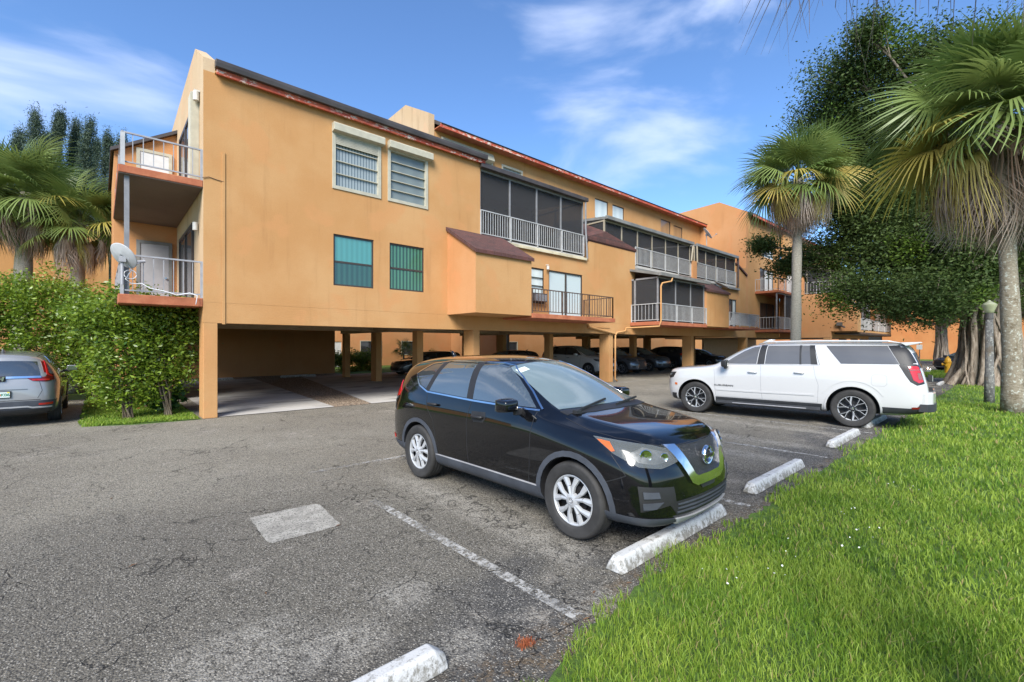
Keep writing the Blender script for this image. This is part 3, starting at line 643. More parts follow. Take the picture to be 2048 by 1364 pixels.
# lower storey of block one's right half and block two
h3 = [(12.75, 13.92, 3.55, 5.02), (14.2, 16.43, 2.99, 5.02)]
m = MB(); m.wallY(YA, 10.503, 16.88, 2.883, 5.70, h3, 0.22); part('wall', m, 'stucco')
win(*h3[0], YA, 'awn'); slider(*h3[1], YA, 'blind_white')
m = MB(); m.box(13.05, 13.85, YA - 0.25, YA + 0.1, 3.60, 3.95); o = part('air_conditioner', m, 'gutter_dark', bevel=0.02)
m = MB()
for k in range(6): m.box(13.10, 13.80, YA - 0.262, YA - 0.253, 3.64 + 0.045 * k, 3.665 + 0.045 * k)
m.build('grille', 'rail_gray', o)
m = MB(); m.tube([(14.02, YA - 0.12, 5.0), (14.02, YA - 0.12, 5.15)], 0.06, 8); m.bar((14.02, YA, 5.2), (14.02, YA - 0.14, 5.2), 0.03); part('wall_lamp', m, 'white_paint')
slab(11.6, 16.62, YB - 0.05, YA, 2.80, 2.97)
railing((11.62, YB), (16.5, YB), 2.97, 3.87, 'rail_bronze', 0.16, 1.7, 0.04); railing((16.5, YB), (16.5, YA - 0.02), 2.97, 3.87, 'rail_bronze', 0.16, 1.7, 0.04)
# screened porch above it
def porch(x0, x1, yf, yb, z0, zt, n, gut, rail='rail_white', post='post_gray', ends=(False, True), roofz=0.35, railz=0.95, rx0=-99):
    m = MB(); m.box(x0, x1, yf + 0.012, yb, z0 - 0.16, z0); part('porch_floor', m, 'concrete')
    m = MB(); m.box(x0 - 0.05, x1 + 0.14, yf - 0.16, yf - 0.04, zt, zt + 0.17); part('gutter', m, gut, bevel=0.012)
    m = MB(); m.prism([(yf - 0.05, zt + 0.01), (yf - 0.05, zt + 0.14), (yb, zt + 0.14 + roofz), (yb, zt + 0.02 + roofz)], 'X', x0, x1 + 0.1); part('roof', m, 'gutter_gray')
    m = MB(); s = MB()
    for k in range(n + 1):
        X = x0 + 0.03 + (x1 - x0 - 0.06) * k / n; m.box(X - 0.035, X + 0.035, yf + 0.05, yf + 0.12, z0, zt)
    m.box(x0, x1, yf + 0.052, yf + 0.118, zt - 0.08, zt - 0.001)
    s.box(x0 + 0.04, x1 - 0.04, yf + 0.082, yf + 0.088, z0, zt - 0.08)
    for e, X in zip(ends, (x0 + 0.03, x1 - 0.03)):
        if e:
            m.box(X - 0.03, X + 0.03, yb - 0.1, yb - 0.03, z0, zt + roofz - 0.1); m.box(X - 0.03, X + 0.03, (yf + yb) / 2, (yf + yb) / 2 + 0.06, z0, zt + 0.1)
            m.box(X - 0.03, X + 0.03, yf + 0.117, yb - 0.03, zt - 0.079, zt - 0.012)
            s.prism([(yf + 0.12, z0), (yb, z0), (yb, zt + roofz), (yf + 0.12, zt)], 'X', X - 0.003, X + 0.003)
    f = part('screen_frame', m, post); s.build('insect_screen', 'insect_screen', f)
    railing((max(x0 + 0.02, rx0), yf), (x1 - 0.03, yf), z0, z0 + railz, rail, 0.12, (x1 - x0) / n if n > 2 else 1.4)
porch(10.50, 16.55, YA, YW, 5.90, 8.40, 4, 'gutter_dark')
m = MB(); m.box(10.5, 16.66, YA - 0.10, YA + 0.1, 5.70, 5.82, 0); part('ledge', m, 'gutter_cream', bevel=0.01)
m = MB(); m.tube([(16.55, YA - 0.08, 8.4), (16.60, YA - 0.05, 7.2), (16.72, YA - 0.05, 5.8)], 0.045, 8); part('downpipe', m, 'post_gray')
m = MB(); m.wallX(16.88, YA + 0.2, YW, 5.0, 6.8, (), 0.2); part('wall', m, 'stucco_peach')
# bay two: flush wall with a broad shingled slope above
m = MB(); m.box(16.88, 20.70, YA, YA + 0.22, 2.883, 6.79); part('wall', m, 'stucco')
m = MB(); A_, B_, C_, D_, E_ = (16.80, YA - 0.06, 6.72), (20.76, YA - 0.06, 6.70), (18.2, YA - 0.03, 7.30), (18.2, 15.2, 8.15), (16.80, 15.2, 7.9)
A2, B2, C2, D2, E2 = [(p[0], p[1] + 0.1, p[2] - 0.12) for p in (A_, B_, C_, D_, E_)]; A0 = (16.80, YA - 0.07, 6.86); B0 = (20.76, YA - 0.07, 6.78)
m.add([A_, B_, B0, C_, A0, D_, E_, A2, B2, C2, D2, E2], [(0, 1, 2, 4), (4, 2, 3), (4, 3, 5, 6), (0, 4, 6, 11, 7), (0, 7, 8, 1), (7, 11, 10, 9, 8), (1, 8, 9, 3, 2), (3, 9, 10, 5), (5, 10, 11, 6)])
part('roof', m, 'shingle')
# block two porches
porch(18.15, 26.75, YA, YW, 5.98, 7.90, 6, 'gutter_gray', ends=(True, False), post='post_tan', rx0=20.74)
porch(27.3, 33.3, YA, YW, 5.98, 7.90, 4, 'gutter_gray', ends=(False, True), post='post_tan')
m = MB(); m.box(26.75, 27.3, YA - 0.10, YA + 0.15, 5.75, 6.95); part('wall', m, 'stucco_peach')
m = MB(); m.tube([(26.8, YA - 0.1, 7.9), (26.6, YA - 0.1, 6.9)], 0.05, 8); m.tube([(27.3, YA - 0.1, 7.9), (27.35, YA - 0.1, 6.9)], 0.05, 8); part('downpipe', m, 'post_tan')
m = MB(); m.box(33.42, 33.55, YA - 0.12, YA, 5.9, 7.9); part('post', m, 'rail_bronze')
# lower screened porch of block two
slab(20.25, 25.35, YB - 0.03, YA, 2.80, 2.98)
m = MB(); m.wallY(YW, 20.7, 28.3, 2.9, 5.7, [(22.0, 24.6, 3.0, 5.1)], 0.2); part('wall', m, 'stucco'); slider(22.0, 24.6, 3.0, 5.1, YW, 'glass_dark')
m = MB(); m.wallX(20.70 - 0.2, YA + 0.22, YW, 2.9, 5.7, (), 0.2); part('wall', m, 'stucco_peach')
m = MB(); m.box(20.33, 25.35, YB + 0.1, YB + 0.17, 5.12, 5.20); s = MB()
for X in (20.4, 22.1, 23.7, 25.25): m.box(X - 0.035, X + 0.035, YB + 0.1, YB + 0.17, 2.98, 5.12)
m.box(20.37, 20.43, YA - 0.25, YA - 0.15, 2.98, 5.2); m.box(20.37, 20.43, YB + 0.17, YA, 5.12, 5.2)
s.box(20.45, 25.2, YB + 0.132, YB + 0.138, 2.98, 5.12); s.box(20.397, 20.403, YB + 0.18, YA, 2.98, 5.12)
f = part('screen_frame', m, 'post_gray'); s.build('insect_screen', 'insect_screen', f)
railing((20.36, YB), (25.3, YB), 2.98, 3.87, 'rail_white', 0.125, 1.65); railing((20.36, YB), (20.36, YA - 0.02), 2.98, 3.87, 'rail_white', 0.2, 1.6)
m = MB(); m.prism([(YB - 0.05, 5.22), (YB - 0.05, 5.36), (YA - 0.01, 5.72), (YA - 0.01, 5.60)], 'X', 20.2, 25.4)
m.box(20.15, 25.42, YB - 0.2, YB - 0.05, 5.20, 5.36); part('porch_roof', m, 'gutter_gray', bevel=0.01)
m = MB(); m.box(20.7, 33.6, YA - 0.16, YA + 0.1, 5.66, 5.81); part('gutter', m, 'gutter_gray', bevel=0.01)
m = MB(); m.tube([(21.3, YB - 0.15, 5.22), (21.2, YB - 0.15, 5.0), (20.45, YB - 0.08, 4.85), (20.36, YB - 0.06, 4.7), (20.36, YB - 0.06, 3.0), (20.3, YB - 0.02, 2.74), (20.1, YA - 0.5, 2.70), (19.75, YA - 0.10, 2.68), (19.65, YA - 0.1, 2.52), (19.0, YA - 0.08, 2.44), (18.88, YA - 0.07, 2.3), (18.86, YA - 0.06, 0.14), (18.98, YA - 0.12, 0.05)], 0.04, 8)
part('downpipe', m, 'stucco', smooth=True)
m = MB(); m.tube([(16.75, YA - 0.06, 2.80), (16.8, YA - 0.06, 2.66), (18.6, YA - 0.06, 2.42), (18.85, YA - 0.06, 2.38)], 0.055, 8); m.bar((17.0, YA - 0.01, 2.66), (18.5, YA - 0.01, 2.66), 0.03); part('downpipe', m, 'stucco')
# wall behind the lattice balcony, lattice railing
h4 = [(32.1, 33.4, 3.0, 5.0)]
m = MB(); m.wallY(YA, 28.28, 35.10, 2.883, 5.75, h4, 0.22); m.box(33.3, 35.1, YA + 0.001, YA + 0.22, 5.75, 7.4); part('wall', m, 'stucco')
slider(*h4[0], YA, 'glass_dark', panels=2, mixd=['glass_dark', 'blind_pale'])
slab(28.3, 33.1, YB - 0.03, YA, 2.82, 2.97)
lat = railing((28.32, YB), (33.0, YB), 2.97, 3.82, 'rail_white', 0.2, 1.5)
m = MB()
for k in range(34):
    x = 28.35 + k * 0.137
    m.bar((x, YB + 0.01, 3.08), (min(x + 0.7, 32.98), YB + 0.01, 3.08 + 0.7 * min(1, (32.98 - x) / 0.7)), 0.022, 0.012); m.bar((x, YB + 0.025, 3.08 + 0.7 * min(1, (x - 28.3) / 0.7)), (max(x - 0.7, 28.32), YB + 0.025, 3.08), 0.022, 0.012) if x > 28.5 else None
m.build('lattice', 'rail_white', lat)
m = MB(); m.prism([(33.3, 7.5), (33.3, 7.62), (35.12, 6.95), (35.12, 6.83)], 'Y', YA - 0.1, YA + 0.3); part('roof', m, 'shingle')

# block three: the tall wall facing left and its front
hC = [(38.1, 40.6, 8.7, 9.95), (37.75, 40.6, 5.95, 7.75), (37.75, 40.8, 3.0, 5.1)]
endwall(35.10, [(YA - 0.002, 11.6), (14.9, 12.42), (15.4, 12.70), (18.7, 12.55), (29.6, 12.1)], 'stucco_peach', t=0.28, z0=2.4)
m = MB(); m.wallY(YA, 35.381, 42.0, 2.4, 11.5, hC, 0.22); part('wall', m, 'stucco')
win(*hC[0], YA, 'whitelouv'); slider(*hC[1], YA, 'blind_pale', panels=3, mixd=['glass_dark', 'blind_pale', 'blind_pale']); slider(*hC[2], YA, 'glass_dark', panels=2)
m = MB(); m.prism([(YA - 0.4, 11.3), (YA - 0.4, 11.45), (YA + 2, 12.6), (YA + 16, 12.3), (YA + 16, 12.2), (YA + 2, 12.45)], 'X', 35.38, 60); part('roof', m, 'gutter_dark')
m = MB(); m.box(35.4, 60, YA - 0.45, YA - 0.38, 11.2, 11.35); part('fascia', m, 'red_fascia')
slab(36.75, 42.0, YB, YA, 5.68, 5.85); slab(36.75, 42.0, YB, YA, 2.78, 2.97)
for z in (5.85, 2.97):
    mt = 'rail_white'; railing((36.8, YB + 0.05), (42.0, YB + 0.05), z, z + 0.9, mt, 0.16, 1.4); railing((36.8, YB + 0.05), (36.8, YA), z, z + 0.9, mt, 0.2, 1.6)
m = MB(); s = MB()
for X in (36.85, 38.6, 40.3, 41.9): m.box(X - 0.04, X + 0.04, YB + 0.12, YB + 0.2, 2.97, 5.68)
m.box(36.81, 41.94, YB + 0.121, YB + 0.199, 5.60, 5.679); s.box(38.6, 41.9, YB + 0.157, YB + 0.163, 2.97, 5.68); f = part('screen_frame', m, 'post_gray'); s.build('insect_screen', 'insect_screen', f)
m = MB(); m.box(41.93, 41.995, 11.95, 12.9, 5.86, 7.6); part('door', m, 'door_white', bevel=0.01)
# block four, stepping forward: left-facing walls with sloping tops
YD, YE = 9.85, 8.20
m = MB(); m.prism([(YE, 2.88), (YE, 4.72), (YD, 5.75), (YD, 5.85), (11.7, 5.85), (11.7, 7.3), (13.4, 8.7), (13.44, 8.7), (13.44, 2.4), (YD, 2.4), (YD, 2.88)], 'X', 42.0, 42.25); part('wall', m, 'stucco_peach')
m = MB(); m.prism([(YE - 0.1, 4.66), (YE - 0.1, 4.78), (YD, 5.85), (YD, 5.73)], 'X', 41.93, 43.3); part('roof', m, 'gutter_dark'); m = MB(); m.prism([(11.6, 7.25), (11.6, 7.37), (13.44, 8.86), (13.44, 8.72)], 'X', 41.93, 43.3); part('roof', m, 'gutter_dark')
m = MB(); m.wallY(YE + 0.003, 42.25, 43.2, 2.88, 4.68, (), 0.2); m.wallY(YD, 42.25, 55, 2.4, 5.75, [(44, 46, 3, 5)], 0.2); m.box(42.25, 55, YE, YD, 2.8, 2.95); part('wall', m, 'stucco')
slider(44, 46, 3, 5, YD, 'glass_dark')
m = MB(); m.wallY(13.2, 42.25, 60, 5.8, 11.2, [(45.5, 47.5, 8.9, 10.2), (49, 50.5, 8.9, 10.2)], 0.2); part('wall', m, 'stucco'); win(45.5, 47.5, 8.9, 10.2, 13.2, 'whitelouv'); win(49, 50.5, 8.9, 10.2, 13.2, 'whitelouv')
porch(42.3, 50.5, YD, 13.2, 5.88, 7.9, 5, 'gutter_gray', ends=(True, True), post='post_tan')
railing((42.3, YD), (42.3, 11.9), 5.88, 6.83, 'rail_white', 0.2, 1.0)
m = MB(); s = MB()
for X in (43.25, 44.6, 46.0, 47.0): m.box(X - 0.04, X + 0.04, YE + 0.12, YE + 0.2, 2.95, 5.0)
m.box(43.2, 47.1, YE + 0.12, YE + 0.2, 5.0, 5.1); s.box(43.25, 47, YE + 0.157, YE + 0.163, 2.95, 5.0); f = part('screen_frame', m, 'post_gray'); s.build('insect_screen', 'insect_screen', f)
railing((43.2, YE), (47.1, YE), 2.95, 3.85, 'rail_white', 0.13, 1.3); railing((47.1, YE), (54.9, YE), 2.95, 3.8, 'rail_white', 0.2, 2.5)
m = MB(); m.prism([(YE, 2.6), (YE, 4.75), (YD, 5.8), (YD, 2.6)], 'X', 55.0, 55.25); part('wall', m, 'stucco_peach')
m = MB(); m.prism([(YE - 0.1, 4.68), (YE - 0.1, 4.8), (YD, 5.9), (YD, 5.78)], 'X', 54.9, 56.3); m.box(43, 55.2, YE - 0.03, YD, 2.66, 2.8); part('roof', m, 'gutter_dark')
m = MB(); m.box(54.75, 54.99, 8.5, 9.3, 2.95, 4.7); part('utility_cabinet', m, 'white_paint', bevel=0.02)
for (x, y) in ((42.02, 9.86), (46.5, YD), (50.5, YD), (54.9, YD)): column(x, y, 0.3, 0.5, 2.399)
m = MB(); m.box(42.25, 55, YD + 0.5, 24, 2.405, 2.5); m.box(42.3, 55, 20, 20.2, 0, 2.4); part('carport_ceiling', m, 'ceiling_paint')
m = MB(); m.box(41.8, 42.0, 9.1, 9.45, 3.30, 3.55); m.bar((41.9, 9.2, 3.3), (41.7, 8.9, 3.15), 0.1); part('flood_light', m, 'light_fixture')
# solid back so that no sky shows through the upper floors
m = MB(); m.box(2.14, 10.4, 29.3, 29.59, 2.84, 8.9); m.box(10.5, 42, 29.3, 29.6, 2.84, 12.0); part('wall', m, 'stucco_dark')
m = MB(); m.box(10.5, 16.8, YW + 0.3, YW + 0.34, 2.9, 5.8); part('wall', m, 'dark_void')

# parapet stains: thin soot strips set in the stucco are part of its material; satellite dishes are things of their own
def dish(x, y, z, az, el, r, label, cable=False, post=0.5):
    t = thing('satellite_dish', (x, y, z), label, 'satellite dish', 'satellite dishes on the balconies and roofs')
    m = MB(); R = Matrix.Rotation(rad(az), 4, 'Z') @ Matrix.Rotation(rad(90 - el), 4, 'Y')
    c = Vector((x, y, z + post))
    prof = [(0.0, 0.0), (0.25, 0.006), (0.5, 0.025), (0.75, 0.055), (0.95, 0.09), (1.0, 0.10)]; n = 28; vs = []; fs = []
    for rr, hh in prof:
        for k in range(n): a = 2 * math.pi * k / n; vs.append(c + (R @ Vector((rr * r * math.cos(a) * 1.0, rr * r * math.sin(a), hh * 1.6 * r))))
    fs = [(i * n + k, i * n + (k + 1) % n, (i + 1) * n + (k + 1) % n, (i + 1) * n + k) for i in range(len(prof) - 1) for k in range(n)]
    m.add(vs, fs); o = m.build('reflector', 'dish_gray', t, smooth=True); sm = o.modifiers.new('solid', 'SOLIDIFY'); sm.thickness = 0.012
    m = MB(); m.tube([(x, y, z), (x, y, z + post)], 0.028, 8); m.tube([(x, y, z + post), tuple(c)], 0.03, 8); m.box(x - 0.06, x + 0.06, y - 0.06, y + 0.06, z + post - 0.12, z + post - 0.02); m.build('mast', 'rail_gray', t)
    tip = c + (R @ Vector((r * 0.9, 0, r * 1.0))); base = c + (R @ Vector((r * 0.9, 0, 0.05)))
    m = MB(); m.tube([tuple(base), tuple(tip)], 0.014, 6); m.tube([tuple(tip - Vector((0.06, 0, 0))), tuple(tip + Vector((0.08, 0, 0.03)))], 0.035, 8); m.build('feed_arm', 'rail_gray', t)
    return t
dish(0.36, 13.25, 3.15, 35, 34, 0.30, 'large gray satellite dish clamped to the corner of the lower left balcony', post=0.62)
m = MB()
cp = [(0.40, 13.30, 3.75), (0.52, 13.36, 3.5), (0.42, 13.40, 3.3), (0.52, 13.38, 3.2), (0.7, 13.38, 3.22), (0.85, 13.37, 3.12), (1.1, 13.38, 3.08), (1.35, 13.38, 3.0), (1.6, 13.38, 3.07), (1.75, 13.38, 3.02), (1.72, 13.36, 2.8)]
m.tube(cp, 0.012, 6)
for k in range(3): m.tube([(0.50 + 0.11 * math.cos(a * 0.52), 13.36 - 0.006 * k, 3.40 + 0.10 * math.sin(a * 0.52)) for a in range(13)], 0.009, 5)
tag(m.build('coaxial_cable', 'cable_white', smooth=True), 'loose white cable coiled along the lower left balcony rail', 'cable')
dish(28.6, 13.35, 8.12, -60, 35, 0.42, 'gray satellite dish standing on the roof of the long screened porch', post=0.75)
dish(29.6, 12.9, 5.25, -60, 60, 0.45, 'dark gray satellite dish below the right end of the upper screened porch', post=0.35)
dish(52.0, 9.0, 5.0, -60, 40, 0.5, 'distant gray satellite dish above the far right balcony', post=0.5)
# loose things on the balconies
def potted(x, y, z, h, label):
    t = thing('potted_plant', (x, y, z), label, 'plant', 'plants on the porches')
    m = MB(); m.lathe([(0.0, 0), (0.13, 0), (0.17, 0.28), (0.15, 0.28), (0.14, 0.24), (0, 0.24)], 'Z', (x, y, z), 16); m.build('pot', 'brown_slab', t)
    m = MB()
    for k in range(70):
        a = random.uniform(0, 6.28); L = h * random.uniform(0.5, 1); s = random.uniform(0.2, 0.6)
        p0 = Vector((x, y, z + 0.25)); p1 = p0 + Vector((math.cos(a) * s * L * 0.5, math.sin(a) * s * L * 0.5, L * 0.7)); p2 = p1 + Vector((math.cos(a) * s * L * 0.5, math.sin(a) * s * L * 0.5, L * 0.1)); w = Vector((-math.sin(a), math.cos(a), 0)) * 0.03
        m.add([p0 - w * .4, p0 + w * .4, p1 + w, p1 - w, p2], [(0, 1, 2, 3), (3, 2, 4)])
    m.build('leaves', 'fern', t, fix=False)
potted(11.5, 13.9, 5.9, 1.3, 'tall leafy plant behind the screen of the nearest upper porch')
potted(15.0, 14.1, 5.9, 0.7, 'low plant at the right end of the nearest upper porch')
potted(22.6, 13.9, 5.98, 1.1, 'leafy plant behind the screen of the long upper porch')
# ---------------------------------------------------------------- vehicles
CROSS = [
 [(2.27,0,.42),(2.27,.20,.42),(2.26,.38,.45),(2.255,.45,.55),(2.24,.46,.66),(2.215,.44,.76),(2.20,.36,.80),(2.205,.26,.81),(2.21,.14,.815),(2.215,0,.82)],
 [(2.20,0,.22),(2.18,.45,.22),(2.09,.76,.24),(2.08,.83,.48),(2.05,.83,.70),(2.00,.79,.86),(2.03,.67,.925),(2.07,.5,.95),(2.11,.27,.965),(2.13,0,.97)],
 [(1.9,0,.22),(1.9,.6,.22),(1.84,.88,.25),(1.82,.915,.5),(1.80,.91,.78),(1.76,.855,.955),(1.82,.74,1.005),(1.88,.58,1.02),(1.93,.3,1.035),(1.96,0,1.04)],
 [(1.35,0,.22),(1.35,.7,.22),(1.35,.89,.26),(1.35,.93,.52),(1.35,.93,.86),(1.35,.87,1.02),(1.37,.78,1.06),(1.40,.64,1.08),(1.42,.34,1.095),(1.44,0,1.10)],
 [(.95,0,.22),(.95,.7,.22),(.95,.89,.26),(.95,.925,.5),(.95,.92,.90),(.95,.885,1.07),(.99,.81,1.11),(1.05,.71,1.13),(1.14,.38,1.15),(1.18,0,1.16)],
 [(.78,0,.22),(.78,.7,.22),(.78,.89,.26),(.78,.925,.5),(.78,.92,.92),(.78,.887,1.10),(.82,.83,1.16),(.88,.74,1.20),(.99,.39,1.23),(1.03,0,1.24)],
 [(.42,0,.22),(.42,.7,.22),(.42,.885,.26),(.42,.92,.5),(.42,.915,.93),(.43,.885,1.115),(.42,.80,1.29),(.45,.675,1.42),(.56,.36,1.475),(.61,0,1.49)],
 [(.08,0,.22),(.08,.7,.22),(.08,.88,.26),(.08,.915,.5),(.08,.91,.94),(.08,.885,1.125),(.06,.79,1.37),(.02,.645,1.575),(.12,.34,1.63),(.16,0,1.645)],
 [(-.35,0,.22),(-.35,.7,.22),(-.35,.88,.26),(-.35,.915,.5),(-.35,.91,.94),(-.35,.885,1.135),(-.35,.79,1.39),(-.35,.645,1.625),(-.35,.34,1.68),(-.35,0,1.695)],
 [(-.95,0,.22),(-.95,.7,.22),(-.95,.89,.26),(-.95,.92,.5),(-.95,.915,.95),(-.95,.885,1.145),(-.95,.785,1.39),(-.95,.64,1.62),(-.95,.34,1.675),(-.95,0,1.69)],
 [(-1.5,0,.22),(-1.5,.7,.22),(-1.5,.89,.27),(-1.5,.925,.52),(-1.5,.92,.97),(-1.5,.875,1.17),(-1.5,.77,1.39),(-1.5,.625,1.585),(-1.5,.33,1.65),(-1.5,0,1.665)],
 [(-1.9,0,.24),(-1.9,.65,.24),(-1.9,.87,.29),(-1.9,.91,.52),(-1.9,.90,.95),(-1.9,.85,1.18),(-1.93,.745,1.38),(-1.97,.60,1.545),(-2.02,.32,1.61),(-2.04,0,1.625)],
 [(-2.2,0,.26),(-2.2,.55,.26),(-2.18,.79,.30),(-2.25,.84,.5),(-2.23,.83,.88),(-2.18,.77,1.16),(-2.13,.68,1.37),(-2.12,.56,1.49),(-2.15,.3,1.55),(-2.17,0,1.565)],
 [(-2.36,0,.42),(-2.36,.2,.42),(-2.36,.5,.45),(-2.365,.56,.6),(-2.34,.56,.85),(-2.31,.5,1.05),(-2.26,.42,1.2),(-2.24,.35,1.27),(-2.235,.2,1.3),(-2.235,0,1.31)]]
for r_ in CROSS[1:5]:
    for j_, dz in ((6, -.008), (7, .016), (8, .004)): r_[j_] = (r_[j_][0], r_[j_][1], r_[j_][2] + dz)
for r_ in CROSS[3:12]:
    for j_, dy in ((3, -.012), (4, .008), (5, -.012)): r_[j_] = (r_[j_][0], r_[j_][1] + dy, r_[j_][2] + (.02 if j_ == 4 else 0))
def srow(x, lo, hi):
    """big SUV station: underside shared, upper half given"""
    return [(x, 0, .28), (x, .75, .28)] + lo + hi
BIG = [
 [(2.62,0,.5),(2.62,.3,.5),(2.61,.6,.52),(2.61,.68,.68),(2.605,.68,.85),(2.59,.64,1.0),(2.585,.52,1.06),(2.59,.38,1.08),(2.59,.2,1.085),(2.59,0,1.09)],
 [(2.55,0,.28),(2.5,.6,.28),(2.43,.88,.32),(2.43,.95,.55),(2.42,.955,.85),(2.38,.93,1.08),(2.43,.8,1.14),(2.47,.6,1.16),(2.49,.3,1.17),(2.50,0,1.175)],
 srow(2.15, [(2.15,.98,.32),(2.15,1.02,.6),(2.15,1.02,.95)], [(2.15,.985,1.15),(2.16,.87,1.19),(2.17,.68,1.2),(2.18,.35,1.215),(2.18,0,1.22)]),
 srow(1.7, [(1.7,.98,.32),(1.7,1.03,.6),(1.7,1.03,.98)], [(1.7,.99,1.185),(1.7,.88,1.22),(1.7,.7,1.23),(1.7,.35,1.245),(1.7,0,1.25)]),
 srow(1.2, [(1.2,.98,.32),(1.2,1.025,.6),(1.2,1.025,1.02)], [(1.2,.985,1.225),(1.22,.92,1.262),(1.27,.82,1.28),(1.34,.44,1.295),(1.37,0,1.30)]),
 srow(1.05, [(1.05,.98,.32),(1.05,1.025,.6),(1.05,1.025,1.03)], [(1.05,.985,1.25),(1.05,.93,1.32),(1.1,.83,1.37),(1.2,.45,1.395),(1.24,0,1.40)]),
 srow(.72, [(.72,.98,.32),(.72,1.02,.6),(.72,1.02,1.05)], [(.74,.985,1.27),(.72,.92,1.46),(.74,.80,1.60),(.84,.43,1.64),(.88,0,1.65)]),
 srow(.4, [(.4,.98,.32),(.4,1.02,.6),(.4,1.02,1.06)], [(.4,.985,1.28),(.38,.915,1.56),(.32,.785,1.79),(.43,.42,1.83),(.47,0,1.84)]),
 srow(0, [(0,.98,.32),(0,1.02,.6),(0,1.02,1.06)], [(0,.985,1.29),(0,.91,1.58),(0,.785,1.835),(0,.42,1.872),(0,0,1.88)]),
 srow(-.9, [(-.9,.98,.32),(-.9,1.02,.6),(-.9,1.02,1.07)], [(-.9,.985,1.31),(-.9,.91,1.58),(-.9,.785,1.84),(-.9,.42,1.88),(-.9,0,1.89)]),
 srow(-1.7, [(-1.7,.98,.32),(-1.7,1.03,.6),(-1.7,1.03,1.08)], [(-1.7,.985,1.33),(-1.7,.91,1.58),(-1.7,.785,1.835),(-1.7,.42,1.875),(-1.7,0,1.885)]),
 srow(-2.45, [(-2.45,.97,.34),(-2.45,1.02,.6),(-2.45,1.015,1.08)], [(-2.45,.975,1.35),(-2.45,.90,1.58),(-2.45,.775,1.825),(-2.47,.42,1.865),(-2.48,0,1.875)]),
 [(-2.9,0,.36),(-2.9,.6,.36),(-2.90,.92,.40),(-2.95,.975,.6),(-2.90,.965,1.0),(-2.82,.925,1.36),(-2.74,.85,1.58),(-2.68,.74,1.78),(-2.70,.4,1.82),(-2.71,0,1.83)],
 [(-3.02,0,.5),(-3.02,.3,.5),(-3.02,.62,.52),(-3.02,.7,.7),(-2.97,.7,.98),(-2.92,.64,1.2),(-2.88,.54,1.36),(-2.85,.45,1.45),(-2.84,.25,1.48),(-2.84,0,1.49)]]

